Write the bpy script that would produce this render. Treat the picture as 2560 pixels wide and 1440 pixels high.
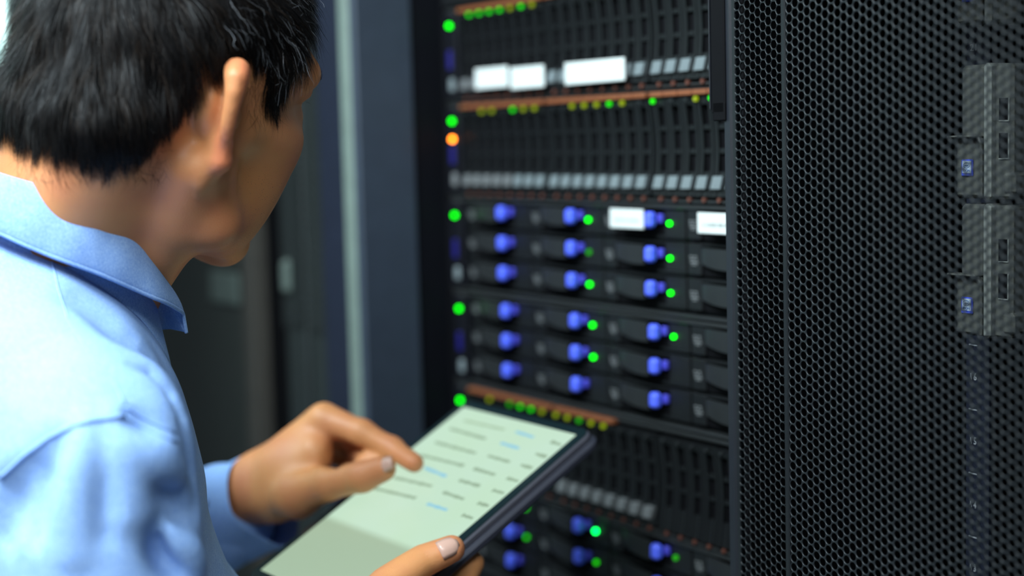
import bpy, math, random
import numpy as np
from mathutils import Matrix, Vector

for o in list(bpy.data.objects):
    bpy.data.objects.remove(o)
SC = bpy.context.scene
COL = SC.collection
rng = np.random.default_rng(7)
random.seed(7)

# ------------------------------------------------------------------ camera
FPX, PITCH, ROLL = 3853.0, 0.094, 0.026          # solved from the rack's grid, in 2560 px
CAMZ = 1.5
cam_d = bpy.data.cameras.new('camera')
cam_d.sensor_width = 36.0
cam_d.lens = FPX / 2560.0 * 36.0
cam_d.clip_start = 0.05
cam_d.clip_end = 60
cam_d.dof.use_dof = True
cam_d.dof.focus_distance = 1.005
cam_d.dof.aperture_fstop = 2.35
cam = bpy.data.objects.new('camera', cam_d)
COL.objects.link(cam)
_cp, _sp, _cr, _sr = math.cos(PITCH), math.sin(PITCH), math.cos(ROLL), math.sin(ROLL)
_fw = Vector((0, _cp, -_sp)); _up0 = Vector((0, _sp, _cp)); _rt0 = Vector((1, 0, 0))
_rt = _rt0 * _cr - _up0 * _sr
_up = _up0 * _cr + _rt0 * _sr
_m = Matrix((_rt, _up, -_fw)).transposed().to_4x4()
_m.translation = (0, 0, CAMZ)
cam.matrix_world = _m
SC.camera = cam

# ------------------------------------------------------------------ world, exposure, lamps of the room
SC.view_settings.view_transform = 'Standard'
SC.view_settings.look = 'None'
SC.view_settings.exposure = 0.0
SC.view_settings.gamma = 1.0
SC.view_settings.use_curve_mapping = False
SC.cycles.use_denoising = True
SC.cycles.max_bounces = 6
w = bpy.data.worlds.new('room_air')
SC.world = w
w.use_nodes = True
w.node_tree.nodes['Background'].inputs[0].default_value = (0.55, 0.75, 1.0, 1)
w.node_tree.nodes['Background'].inputs[1].default_value = 0.06

def area(name, loc, target, sx, sy, power, color):
    l = bpy.data.lights.new(name, 'AREA')
    l.shape = 'RECTANGLE'; l.size = sx; l.size_y = sy
    l.energy = power; l.color = color
    o = bpy.data.objects.new(name, l)
    COL.objects.link(o)
    o.location = loc
    o.rotation_euler = (Vector(target) - Vector(loc)).to_track_quat('-Z', 'Y').to_euler()
    return o
# ceiling tube lights run along the aisle, behind and to the left of the camera
area('aisle_light', (-1.05, 0.35, 2.75), (-0.4, 1.0, 1.3), 1.3, 0.5, 85, (0.78, 0.93, 1.0))
area('rear_light', (-0.2, -0.6, 2.8), (0.0, 1.2, 1.2), 1.3, 0.6, 42, (0.85, 0.95, 1.0))

area('neck_fill_light', (-1.5, -1.0, 2.75), (-0.3, 1.0, 1.3), 1.3, 0.5, 13, (1.0, 0.93, 0.82))  # added warm fill to brighten the neck, no known ceiling lamp

# ------------------------------------------------------------------ coordinate helpers (millimetres, camera at the origin)
def ray(x, y):
    a = (x - 1280) / FPX; b = (720 - y) / FPX
    X = a * _cr + b * _sr; up = b * _cr - a * _sr
    return np.array([X, _cp + up * _sp, up * _cp - _sp])
def at(x, y, D):
    return ray(x, y) * D
def wm(P):
    """millimetres about the camera -> world metres"""
    P = np.asarray(P, float) / 1000.0
    return P + np.array([0, 0, CAMZ])
ANG = -0.995
RP0 = np.array([-52.3, 1469.0, 110.6])
RD = np.array([math.cos(ANG), math.sin(ANG), 0]); RN = np.array([math.sin(ANG), -math.cos(ANG), 0])
def rloc(u, v, w):
    """rack coordinates: u along the row, v up, w out into the aisle -> mm about the camera"""
    return RP0 + RD * u + RN * w + np.array([0, 0, v])
def rc(x, y, w=0):
    R = ray(x, y); q = RP0 + RN * w
    P = R * ((q @ RN) / (R @ RN)) - q
    return float(P @ RD), float(P[2])

# ------------------------------------------------------------------ materials
def mat(name, col, rough=0.5, metal=0.0, spec=0.5, emit=None, es=0.0, noise=0.0, nscale=60.0, bump=0.0, bscale=400.0, sss=0.0):
    m = bpy.data.materials.new(name)
    m.use_nodes = True
    nt = m.node_tree; b = nt.nodes['Principled BSDF']
    b.inputs['Base Color'].default_value = (*col, 1)
    b.inputs['Roughness'].default_value = rough
    b.inputs['Metallic'].default_value = metal
    b.inputs['Specular IOR Level'].default_value = spec
    if emit:
        b.inputs['Emission Color'].default_value = (*emit, 1)
        b.inputs['Emission Strength'].default_value = es
    tc = nt.nodes.new('ShaderNodeTexCoord')
    n = nt.nodes.new('ShaderNodeTexNoise'); n.inputs['Scale'].default_value = nscale; n.inputs['Detail'].default_value = 4
    nt.links.new(tc.outputs['Object'], n.inputs['Vector'])
    if noise:
        mx = nt.nodes.new('ShaderNodeMix'); mx.data_type = 'RGBA'
        mx.inputs['A'].default_value = (*[c * (1 - noise) for c in col], 1)
        mx.inputs['B'].default_value = (*[min(1, c * (1 + noise)) for c in col], 1)
        nt.links.new(n.outputs['Fac'], mx.inputs['Factor'])
        nt.links.new(mx.outputs['Result'], b.inputs['Base Color'])
    if bump:
        n2 = nt.nodes.new('ShaderNodeTexNoise'); n2.inputs['Scale'].default_value = bscale
        nt.links.new(tc.outputs['Object'], n2.inputs['Vector'])
        bp = nt.nodes.new('ShaderNodeBump'); bp.inputs['Strength'].default_value = bump; bp.inputs['Distance'].default_value = 0.001
        nt.links.new(n2.outputs['Fac'], bp.inputs['Height'])
        nt.links.new(bp.outputs['Normal'], b.inputs['Normal'])
    if sss:
        b.inputs['Subsurface Weight'].default_value = sss
        b.inputs['Subsurface Radius'].default_value = (1.0, 0.35, 0.2)
        b.inputs['Subsurface Scale'].default_value = 0.004
    return m
M = {}
M['black'] = mat('black_void_paint', (0.002, 0.002, 0.003), 0.7, noise=0.2, spec=0.12)
M['frame_black'] = mat('black_frame_paint', (0.003, 0.0035, 0.006), 0.6, noise=0.2, spec=0.15)
M['slate'] = mat('slate_powder_coat', (0.030, 0.042, 0.062), 0.5, noise=0.15, bump=0.15, bscale=1500)
M['pale_edge'] = mat('pale_grey_green_edge', (0.14, 0.185, 0.16), 0.45, noise=0.15)
M['latch'] = mat('reflection_patch_paint', (0.10, 0.13, 0.115), 0.35, noise=0.2)  # paler tone for the lamp reflections put on the cabinet doors
M['warm_edge'] = mat('warm_grey_edge', (0.060, 0.056, 0.048), 0.5, noise=0.15)
M['navy'] = mat('navy_black_paint', (0.010, 0.014, 0.028), 0.5, noise=0.2)
M['olive'] = mat('olive_black_panel', (0.030, 0.036, 0.032), 0.5, noise=0.2)
M['mesh_far'] = mat('far_mesh_paint', (0.020, 0.026, 0.026), 0.5, noise=0.2)
M['mesh'] = mat('door_mesh_paint', (0.0085, 0.0105, 0.0125), 0.42, noise=0.2, spec=0.33)
M['door_edge'] = mat('door_edge_paint', (0.009, 0.011, 0.016), 0.42, noise=0.15, bump=0.2, bscale=2500)
M['plastic'] = mat('charcoal_plastic', (0.0065, 0.0075, 0.0085), 0.45, noise=0.2, spec=0.32)
M['plastic_lt'] = mat('grey_plastic', (0.018, 0.020, 0.021), 0.45, noise=0.2, spec=0.35
               )
M['ear'] = mat('ear_plastic', (0.095, 0.10, 0.09), 0.40, noise=0.12, bump=0.1, bscale=1800)
M['ear_rim'] = mat('ear_rim_plastic', (0.26, 0.28, 0.26), 0.3, noise=0.1)
M['silver'] = mat('silver_tab', (0.15, 0.18, 0.19), 0.45, noise=0.2, nscale=300)
M['dim_silver'] = mat('dim_engraving', (0.13, 0.137, 0.14), 0.5, noise=0.2, nscale=300)
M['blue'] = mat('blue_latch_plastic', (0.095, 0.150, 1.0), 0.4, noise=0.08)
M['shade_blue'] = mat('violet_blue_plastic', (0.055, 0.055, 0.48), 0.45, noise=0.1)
M['deep_blue'] = mat('deep_blue_plastic', (0.008, 0.006, 0.11), 0.4, noise=0.1)
M['copper'] = mat('copper_orange_tab', (0.21, 0.066, 0.025), 0.4, noise=0.2, nscale=200)
M['rust'] = mat('rust_red_plastic', (0.10, 0.030, 0.018), 0.5, noise=0.2)
M['label'] = mat('white_label_paper', (0.62, 0.66, 0.64), 0.6, noise=0.03)
M['ink'] = mat('grey_green_ink', (0.06, 0.09, 0.07), 0.6, noise=0.2)
M['led_g'] = mat('green_led', (0.0, 0.3, 0.0), 0.4, emit=(0.0, 1.0, 0.0), es=5.0, noise=0.05)
M['led_g2'] = mat('dim_green_led', (0.0, 0.2, 0.0), 0.4, emit=(0.02, 1.0, 0.0), es=1.1, noise=0.05)
M['led_b'] = mat('bright_green_led', (0.0, 0.4, 0.1), 0.4, emit=(0.0, 1.0, 0.10), es=9.0, noise=0.05)
M['led_o'] = mat('orange_led', (0.4, 0.1, 0.0), 0.4, emit=(1.0, 0.22, 0.01), es=13.0, noise=0.05)
M['mark'] = mat('grey_rail_marking', (0.42, 0.45, 0.47), 0.6, noise=0.1)
M['badge_blue'] = mat('badge_blue_border', (0.05, 0.09, 0.60), 0.4, noise=0.1)
M['badge_face'] = mat('badge_pale_face', (0.42, 0.52, 0.62), 0.4, noise=0.1)
M['badge_ink'] = mat('badge_blue_ink', (0.03, 0.10, 0.33), 0.5, noise=0.1)
M['mint'] = mat('pale_mint_paint', (0.72, 0.95, 0.86), 0.5, noise=0.04)
M['mint_dark'] = mat('mint_inner_paint', (0.40, 0.56, 0.50), 0.6, noise=0.1)
M['wall'] = mat('pale_wall_paint', (0.45, 0.48, 0.50), 0.8, noise=0.05, nscale=4)
M['floor'] = mat('raised_floor_tile', (0.22, 0.23, 0.24), 0.4, noise=0.1, nscale=5)
M['ceil'] = mat('ceiling_tile', (0.55, 0.57, 0.58), 0.9, noise=0.05, nscale=5)

# ------------------------------------------------------------------ mesh builders (coordinates in millimetres, local)
class MB:
    def __init__(s): s.v = []; s.f = []; s.mi = []
    def add(s, V, F, mi=0):
        b = len(s.v); s.v.extend([tuple(p) for p in V]); s.f.extend([tuple(b + i for i in f) for f in F]); s.mi.extend([mi] * len(F))
        return s
    def hexa(s, P, mi=0):
        return s.add(P, [(0, 3, 2, 1), (4, 5, 6, 7), (0, 1, 5, 4), (1, 2, 6, 5), (2, 3, 7, 6), (3, 0, 4, 7)], mi)
    def box(s, x0, x1, y0, y1, z0, z1, c=0.0, mi=0):
        if c <= 0:
            return s.hexa([(x0, y0, z0), (x1, y0, z0), (x1, y1, z0), (x0, y1, z0), (x0, y0, z1), (x1, y0, z1), (x1, y1, z1), (x0, y1, z1)], mi)
        c = min(c, (x1 - x0) * .45, (y1 - y0) * .45, (z1 - z0) * .45)
        V = []; idx = {}
        for ix, X in enumerate((x0, x1)):
            for iy, Y in enumerate((y0, y1)):
                for iz, Z in enumerate((z0, z1)):
                    sx, sy, sz = 1 - 2 * ix, 1 - 2 * iy, 1 - 2 * iz
                    for k, (a, b_, g) in enumerate(((0, 1, 1), (1, 0, 1), (1, 1, 0))):
                        idx[ix, iy, iz, k] = len(V)
                        V.append((X + sx * c * a, Y + sy * c * b_, Z + sz * c * g))
        F = []
        for ix in (0, 1):
            q = [idx[ix, 0, 0, 0], idx[ix, 1, 0, 0], idx[ix, 1, 1, 0], idx[ix, 0, 1, 0]]; F.append(q if ix else q[::-1])
        for iy in (0, 1):
            q = [idx[0, iy, 0, 1], idx[1, iy, 0, 1], idx[1, iy, 1, 1], idx[0, iy, 1, 1]]; F.append(q[::-1] if iy else q)
        for iz in (0, 1):
            q = [idx[0, 0, iz, 2], idx[1, 0, iz, 2], idx[1, 1, iz, 2], idx[0, 1, iz, 2]]; F.append(q if iz else q[::-1])
        for iy in (0, 1):
            for iz in (0, 1):
                F.append((idx[0, iy, iz, 1], idx[1, iy, iz, 1], idx[1, iy, iz, 2], idx[0, iy, iz, 2]))
        for ix in (0, 1):
            for iz in (0, 1):
                F.append((idx[ix, 0, iz, 0], idx[ix, 1, iz, 0], idx[ix, 1, iz, 2], idx[ix, 0, iz, 2]))
            for iy in (0, 1):
                F.append((idx[ix, iy, 0, 0], idx[ix, iy, 1, 0], idx[ix, iy, 1, 1], idx[ix, iy, 0, 1]))
            for iy in (0, 1):
                for iz in (0, 1):
                    F.append((idx[ix, iy, iz, 0], idx[ix, iy, iz, 1], idx[ix, iy, iz, 2]))
        return s.add(V, F, mi)
    def prism(s, poly, y0, y1, mi=0):
        """polygon in x,z extruded along y"""
        n = len(poly)
        V = [(x, y0, z) for x, z in poly] + [(x, y1, z) for x, z in poly]
        F = [tuple(range(n)), tuple(range(2 * n - 1, n - 1, -1))] + [(i, i + n, (i + 1) % n + n, (i + 1) % n) for i in range(n)]
        return s.add(V, F, mi)
    def disc(s, x, z, r, y0, y1, n=14, mi=0, rz=None):
        rz = rz or r
        return s.prism([(x + r * math.cos(2 * math.pi * i / n), z + rz * math.sin(2 * math.pi * i / n)) for i in range(n)], y0, y1, mi)
    def tube(s, P, r, n=8, mi=0):
        P = [np.asarray(p, float) for p in P]; V = []; F = []
        R = r if hasattr(r, '__len__') else [r] * len(P)
        up = None
        for i, p in enumerate(P):
            t = P[min(i + 1, len(P) - 1)] - P[max(i - 1, 0)]; t /= np.linalg.norm(t) + 1e-9
            if up is None:
                up = np.cross(t, (0, 0, 1.0)) if abs(t[2]) < .9 else np.cross(t, (1.0, 0, 0))
            a = up - t * (up @ t); a /= np.linalg.norm(a) + 1e-9; up = a; b = np.cross(t, a)
            for k in range(n):
                th = 2 * math.pi * k / n
                V.append(p + R[i] * (a * math.cos(th) + b * math.sin(th)))
        for i in range(len(P) - 1):
            for k in range(n):
                F.append((i * n + k, i * n + (k + 1) % n, (i + 1) * n + (k + 1) % n, (i + 1) * n + k))
        F.append(tuple(range(n - 1, -1, -1))); F.append(tuple(range((len(P) - 1) * n, len(P) * n)))
        return s.add(V, F, mi)
    def mesh(s, name, mats, smooth=False):
        me = bpy.data.meshes.new(name)
        me.from_pydata([(x / 1000, y / 1000, z / 1000) for x, y, z in s.v], [], s.f)
        for m in (mats if isinstance(mats, (list, tuple)) else [mats]): me.materials.append(m)
        if any(s.mi): me.polygons.foreach_set('material_index', s.mi)
        if smooth: me.polygons.foreach_set('use_smooth', [True] * len(me.polygons))
        me.validate(); me.update()
        return me
    def build(s, name, mats, parent=None, smooth=False, loc=None, fix=True):
        me = s.mesh(name, mats, smooth)
        if fix: fix_normals(me)
        return link(name, me, parent, loc)
def fix_normals(me):
    import bmesh
    bm = bmesh.new(); bm.from_mesh(me); bmesh.ops.recalc_face_normals(bm, faces=bm.faces[:]); bm.to_mesh(me); bm.free()
def link(name, me, parent=None, loc=None):
    o = bpy.data.objects.new(name, me); COL.objects.link(o)
    if parent: o.parent = parent
    if loc is not None: o.location = loc
    return o
def tag(o, label=None, cat=None, group=None, kind=None):
    if label: o['label'] = label
    if cat: o['category'] = cat
    if group: o['group'] = group
    if kind: o['kind'] = kind
    return o
def thing(name, label, cat, uvw, group=None):
    """an Empty in the rack row's frame: local x = u, local y = into the rack, local z = up"""
    o = bpy.data.objects.new(name, None); COL.objects.link(o)
    o.empty_display_size = 0.02
    o.location = wm(rloc(*uvw)); o.rotation_euler = (0, 0, ANG)
    tag(o, label, cat, group)
    return o
def L(u, v, w):
    return (u / 1000, -w / 1000, v / 1000)
# ================================================================== the room shell
def shell(name, x0, x1, y0, y1, z0, z1, m):
    b = MB().box(x0, x1, y0, y1, z0, z1)
    o = b.build(name, m); tag(o, kind='structure'); return o
shell('floor', -3600, 3600, -3100, 5600, -60, 0, M['floor'])
shell('ceiling', -3600, 3600, -3100, 5600, 2900, 2960, M['ceil'])
shell('wall_left', -3660, -3600, -3100, 5600, 0, 2900, M['wall'])
shell('wall_right', 3600, 3660, -3100, 5600, 0, 2900, M['wall'])
shell('wall_back', -3600, 3600, 5600, 5660, 0, 2900, M['wall'])
shell('wall_front', -3600, 3600, -3160, -3100, 0, 2900, M['wall'])

FLOORV = -(1500 + 110.6)                      # v of the floor in rack coordinates
TOPV = FLOORV + 2000

# ================================================================== the open rack that holds the storage servers
rack = thing('server_rack', 'open black server rack full of disk servers with pale front edge', 'rack', (225, FLOORV, 0))
def rp(name, m, u0, u1, v0, v1, w0, w1, c=1.0, parent=None, base=(225, FLOORV, 0)):
    b = MB().box(u0 - base[0], u1 - base[0], -(w1 - base[2]), -(w0 - base[2]), v0 - base[1], v1 - base[1], c)
    return b.build(name, m, parent or rack)
rp('side_panel', M['frame_black'], -30, -22, FLOORV + 40, TOPV, -820, 30)
ck = rp('cheek', M['slate'], -32, -20, FLOORV + 40, TOPV, 30, 90, 1.5); ck['label'] = 'slate grey inner cheek of the frame'
fe = rp('front_edge', M['pale_edge'], -53, -32.5, FLOORV + 40, TOPV, 60, 92, 3); fe['label'] = 'pale grey-green front edge of the frame'
rp('side_panel', M['frame_black'], 464, 469, FLOORV + 40, TOPV, -820, -4)
rp('top_panel', M['frame_black'], -53, 469, TOPV, TOPV + 20, -820, 30)
rp('plinth', M['frame_black'], -53, 469, FLOORV, FLOORV + 40, -820, 30)
rp('back_panel', M['black'], -22, 464, FLOORV + 40, TOPV, -822, -815)
rp('mounting_rail', M['black'], -21, -17, FLOORV + 40, TOPV, -12, -3, .5)
rp('mounting_rail', M['black'], 459, 463, FLOORV + 40, TOPV, -12, -3, .5)
# blanking plates above and below the servers
for k in range(9):
    v1 = 17 - 88.9 * 6 - 88.9 * 2 * k
    if v1 - 176 < FLOORV + 45: break
    rp('blanking_plate', M['plastic'], -14, 458, v1 - 176, v1 - 1, -8, 0, 1.5)
for k in range(2):
    rp('blanking_plate', M['plastic'], -14, 458, 18 + 176 * k, 18 + 175 + 176 * k, -8, 0, 1.5)
# the black latch bracket that hangs at the right side of the opening
b = MB()
us, vs = 470 - 225, FLOORV
b.box(472 - 225, 486 - 225, -40, 0, -88 - vs, 330 - vs, 3)

# ---- shared meshes of the blade carriers (width 17.3, LED at v=0, w measured out)
def wv(v):
    t = (v + 72) / 86.0
    return 9.5 - 5.0 * math.sin(math.pi * max(0, min(1, t)))
def blade_frame():
    b = MB()
    rows = [(-66, -47.5, 's'), (-47.5, -33.5, 'v'), (-33.5, -30, 's'), (-30, -15.5, 'v'), (-15.5, -12, 's'), (-12, 3.5, 'v'), (3.5, 9, 's')]
    def slab(u0, u1, v0, v1, dw=0.0, n=1, depth=7):
        for i in range(n):
            a, c = v0 + (v1 - v0) * i / n, v0 + (v1 - v0) * (i + 1) / n
            wa, wc = wv(a) + dw, wv(c) + dw
            b.hexa([(u0, -wa, a), (u1, -wa, a), (u1, -wa + depth, a), (u0, -wa + depth, a), (u0, -wc, c), (u1, -wc, c), (u1, -wc + depth, c), (u0, -wc + depth, c)])
    slab(-8.2, -2.4, -66, 9, 0, 14)
    slab(-8.2, -6.9, -64, 7, 0.9, 14)
    slab(5.0, 8.2, -66, 9, -1.2, 14)
    for v0, v1, k in rows:
        if k == 's': slab(-2.4, 5.0, v0, v1, -0.8, 3)
    return b.mesh('blade_frame', M['plastic'])
ME_blade = blade_frame(); fix_normals(ME_blade)
ME_back = MB().box(-8.3, 8.3, -1.5, 30, -67, 10).mesh('blade_body', M['black'])
ME_tab = MB().hexa([(-6.6, -10.2, -60), (4.6, -10.2, -60), (4.6, -5, -60), (-6.6, -5, -60), (-4.2, -9.2, -50.5), (6.8, -9.2, -50.5), (6.8, -4, -50.5), (-4.2, -4, -50.5)]).mesh('release_tab', M['silver'])
fix_normals(ME_tab)
ME_tabd = ME_tab.copy(); ME_tabd.materials[0] = M['dim_silver']
ME_cop = MB().box(-8.1, 8.1, -10.5, -3, 10.5, 14.6, .6).mesh('copper_strip', M['copper'])
ME_dot = MB().disc(0, -68.5, 2.0, -7.5, -4, 10).mesh('rust_dot', M['rust'])
def ledmesh(m, r=1.6): return MB().disc(0, 0, r, -1.2, 1, 12).mesh('led', m)
LED = {'g': ledmesh(M['led_g2'], 1.8), 'G': ledmesh(M['led_g'], 1.8), 'B': ledmesh(M['led_b'], 1.9), 'O': ledmesh(M['led_o'], 2.2), 'P': ledmesh(M['led_g'], 2.1),
       'x': ledmesh(mat('amber_green_led', (0.1, 0.1, 0), 0.4, emit=(0.34, 0.50, 0.0), es=0.6, noise=.05), 2.1), 'q': ledmesh(mat('faint_green_led', (0, .1, 0), .4, emit=(0.05, 1, 0), es=0.35, noise=.05), 2.2),
       'o': ledmesh(M['plastic_lt'], 1.4)}

SW = -7.0                                     # server fronts sit a little behind the reference plane
def server_base(label, unit, u_shift=0.0):
    vl = -88.9 * unit
    t = thing('disk_server', label, 'server', (225, vl - 71.9, SW), 'disk servers stacked in the open rack')
    o = (225, vl - 71.9)
    def part(name, b, m, **k):
        return b.build(name, m, t, **k)
    c = MB()
    c.box(-10 - o[0], 454 - o[0], 4, 640, 0.5, 87.5)                                  # chassis body
    part('chassis', c, M['frame_black'])
    lip = MB().box(-12 - o[0], 456 - o[0], -5, 4, 84.4 , 87.9, .8)
    part('top_lip', lip, M['plastic_lt'])
    lip = MB().box(-12 - o[0], 456 - o[0], -6, 4, 0.4, 3.0, .8)
    part('bottom_lip', lip, M['plastic_lt'])
    er = MB().box(-11.5 + u_shift - o[0], 12 + u_shift - o[0], -8, 3, 3.4, 84, 2)
    part('left_ear', er, M['frame_black'])
    er = MB().box(444 - o[0], 458 - o[0], -8, 3, 3.4, 84, 2)
    part('right_ear', er, M['frame_black'])
    def put(name, me, u, v, w, label=None):
        ob = link(name, me, t, ((u - o[0]) / 1000, -w / 1000, (v + 71.9) / 1000))
        if label: ob['label'] = label
        return ob
    put('power_led', LED['P'], u_shift + 4, 0, 10, 'green power light')
    bt = MB().box(-4.0, 4.0, -2, 2, -6.5, 6.5, 1.8).mesh('ear_button', M['dim_silver'] if unit not in (0, 2, 3) else M['silver'])
    put('ear_button', bt, u_shift + 5, -55.5, 9, 'grey button on the left ear')
    bar = MB().box(-3.4, 3.4, -1.5, 2, -9, 9, 1).mesh('handle_insert', M['deep_blue'])
    put('handle_insert', bar, u_shift + 2, -32, 9, 'deep blue strip on the left ear')
    bs = MB().box(-3.2, 3.2, -1.5, 2, -2.5, 2.5, 1).mesh('ear_screw', M['plastic_lt'])
    put('ear_screw', bs, u_shift + 5, 12.5, 7)
    return t, put

def blade_server(label, unit, leds, silver, labels=(), copper=24):
    t, put = server_base(label, unit)
    for i in range(24):
        g, k = divmod(i, 8)
        uc = (27, 170, 313)[g] + 17.3 * k
        c = put('drive_carrier', ME_back, uc, 0, 0)
        f = link('carrier_grille', ME_blade, c)
        if silver[i] < 2: link('release_tab', ME_tab if silver[i] else ME_tabd, c)
        if i < copper: link('copper_strip', ME_cop, c)
        link('rust_dot', ME_dot, c)
        l = link('drive_led', LED[leds[i]], c, (-0.0045 if leds[i] != 'o' else 0.002, -0.0098, 0.0075))
    for (xa, ya, xb, yb) in labels:
        (u0, v1), (u1, v0) = rc(xa, ya, SW + 13), rc(xb, yb, SW + 13)
        v0 += 88.9 * unit; v1 += 88.9 * unit
        lb = MB().box(-(u1 - u0) / 2, (u1 - u0) / 2, -1.0, 0.6, -(v1 - v0) / 2, (v1 - v0) / 2, .4).mesh('paper_label', M['label'])
        put('paper_label', lb, (u0 + u1) / 2, (v0 + v1) / 2, 12.5, 'blank white paper label')
    return t
S1 = [1] * 24
# 24-drive servers
blade_server('top disk server in the rack with three white paper labels', 0, 'oggggxgxooooxoooogoogooo', [0] * 4 + [1] * 20,
             [(1188, 173, 1270, 217), (1276, 170, 1360, 217), (1412, 158, 1562, 201)])
t2 = blade_server('second disk server from the top with copper strip and orange fault light on its ear', 1, 'ooxxogxxooxxxgxogooxgooGo'[:24], [0] * 5 + [1] * 19)
ol = link('fault_led', LED['O'], t2, ((4 - 225) / 1000, -0.010, (-17 + 71.9) / 1000)); ol['label'] = 'glowing orange fault light'
blade_server('fine-slotted disk server just behind the tablet corner', 4, 'ooxoqggxxxqxxooooooooooo', [0] * 16 + [2] * 8, copper=13)

# ---- 12-drive servers
ME_car = MB().box(0, 106, 0, 30, -12.6, 12.6, 1).mesh('carrier_body', M['plastic'])
bb = MB().box(0.5, 17, -3.2, 0.5, -12.2, 12.2, .8)           # left face with the engraving
bb.box(70.0, 105.5, -2.2, 0.5, 10.4, 12.4, .3); bb.box(70.0, 105.5, -2.2, 0.5, -12.4, -10.4, .3)
bb.box(80.5, 105.5, -2.2, 0.5, -10.4, 10.4, .6)              # right plain face
bb.box(17, 80, -3.2, .5, 10.8, 12.4, .3)
ME_face = bb.mesh('carrier_face', M['plastic'])
ME_cav = MB().box(17.2, 80, -0.6, 1, -12.2, 10.7).mesh('finger_recess', M['black'])
def lever():
    b = MB(); n = 10
    for i in range(n):
        a, c = i / n, (i + 1) / n
        def prof(t):
            u = 18 + 48 * t; w = 3.5 + 9.0 * t ** 0.8
            lo = -5.5 + 2.5 * (1 - t) ** 2 - 1.0 * math.sin(math.pi * t); hi = 9.5
            return u, w, lo, hi
        u0, w0, l0, h0 = prof(a); u1, w1, l1, h1 = prof(c)
        b.hexa([(u0, -w0, l0), (u1, -w1, l1), (u1, -w1 + 3, l1), (u0, -w0 + 3, l0), (u0, -w0, h0), (u1, -w1, h1), (u1, -w1 + 3, h1), (u0, -w0 + 3, h0)])
    return b.mesh('pull_lever', M['plastic_lt'])
ME_lev = lever(); fix_normals(ME_lev)
ME_btn = MB().box(-4.6, 4.6, -5, 3, -6.2, 6.2, 2.2).mesh('release_button', M['blue'])
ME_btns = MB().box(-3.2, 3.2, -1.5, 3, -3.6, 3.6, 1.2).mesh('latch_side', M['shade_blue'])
def icon():
    b = MB()
    for k, (x, z, ww, hh) in enumerate([(-2.4, 3.4, 2.0, 1.6), (1.6, 3.4, 2.4, 1.6), (-1.5, 0.6, 3.4, 1.5), (2.6, 0.6, 1.4, 1.5), (-0.4, -2.2, 4.6, 1.6), (3.3, -2.2, 1.4, 1.6), (0.6, -4.6, 4.0, 1.2)]):
        b.box(x * 1.25 - ww * .6 - .3, x * 1.25 + ww * .6 + .3, -0.5, 0.2, z * .8 - hh * .42, z * .8 + hh * .42, .2)
    return b.mesh('engraved_icon', M['dim_silver'])
ME_icon = icon()
for me in (ME_car, ME_face, ME_cav, ME_icon): fix_normals(me)
def bay_server(label, unit, leds, labels=(), u_shift=0.0):
    t, put = server_base(label, unit, u_shift)
    for r in range(3):
        for c in range(4):
            vc = 2.6 - 27.3 * r
            c0 = put('drive_carrier', ME_car, 15 + u_shift + 108 * c, vc - 1, 0)
            link('carrier_face', ME_face, c0)
            link('finger_recess', ME_cav, c0)
            link('pull_lever', ME_lev, c0)
            bt = link('release_button', ME_btn, c0, (0.071, -0.0085, 0.0022)); bt['label'] = 'bright blue release button'
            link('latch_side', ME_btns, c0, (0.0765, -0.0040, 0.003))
            link('engraved_icon', ME_icon, c0, (0.0085, -0.0033, -0.0005))
            k = leds[r][c]
            if k != '.': link('drive_led', LED[k], c0, (0.0875, -0.003, -0.0005))
    for (xa, ya, xb, yb, txt) in labels:
        (u0, v1), (u1, v0) = rc(xa, ya, SW + 14.5), rc(xb, yb, SW + 14.5)
        v0 += 88.9 * unit; v1 += 88.9 * unit
        lb = MB().box(-(u1 - u0) / 2, (u1 - u0) / 2, -1.0, 0.6, -(v1 - v0) / 2, (v1 - v0) / 2, .4).mesh('paper_label', M['label'])
        o = put('paper_label', lb, (u0 + u1) / 2, (v0 + v1) / 2, 14.5, 'white paper label with faint grey writing')
        b = MB(); x = -(u1 - u0) / 2 + 7
        rr = random.Random(txt)
        while x < (u1 - u0) / 2 - 6:
            hgt = rr.choice([1.6, 2.2, 2.2, 2.8]); b.box(x, x + .5, -1.15, -0.9, -1.4 - hgt / 2, -1.4 + hgt / 2)
            if rr.random() < .6: b.box(x, x + 1.3, -1.15, -0.9, -1.6 + hgt / 2, -1.3 + hgt / 2)
            if rr.random() < .5: b.box(x, x + 1.2, -1.15, -0.9, -1.5, -1.2)
            x += rr.choice([1.7, 2.1, 2.6])
        b.build('label_writing', M['ink'], o)
    return t
bay_server('upper wide-drive server, white labels on two of its drives', 2, ['.GGG', '.qGG', '.GGG'],
           [(1526, 521, 1610, 573, 3), (1745, 531, 1838, 588, 5)])
bay_server('lower of the two wide-drive servers above the tablet, no paper labels', 3, ['.GGG', '.G..', '....'], u_shift=3.0)
bay_server('bottom wide-drive server below the tablet edge', 5, ['gBqg', 'gg.g', '.g..'], u_shift=1.0)

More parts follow.
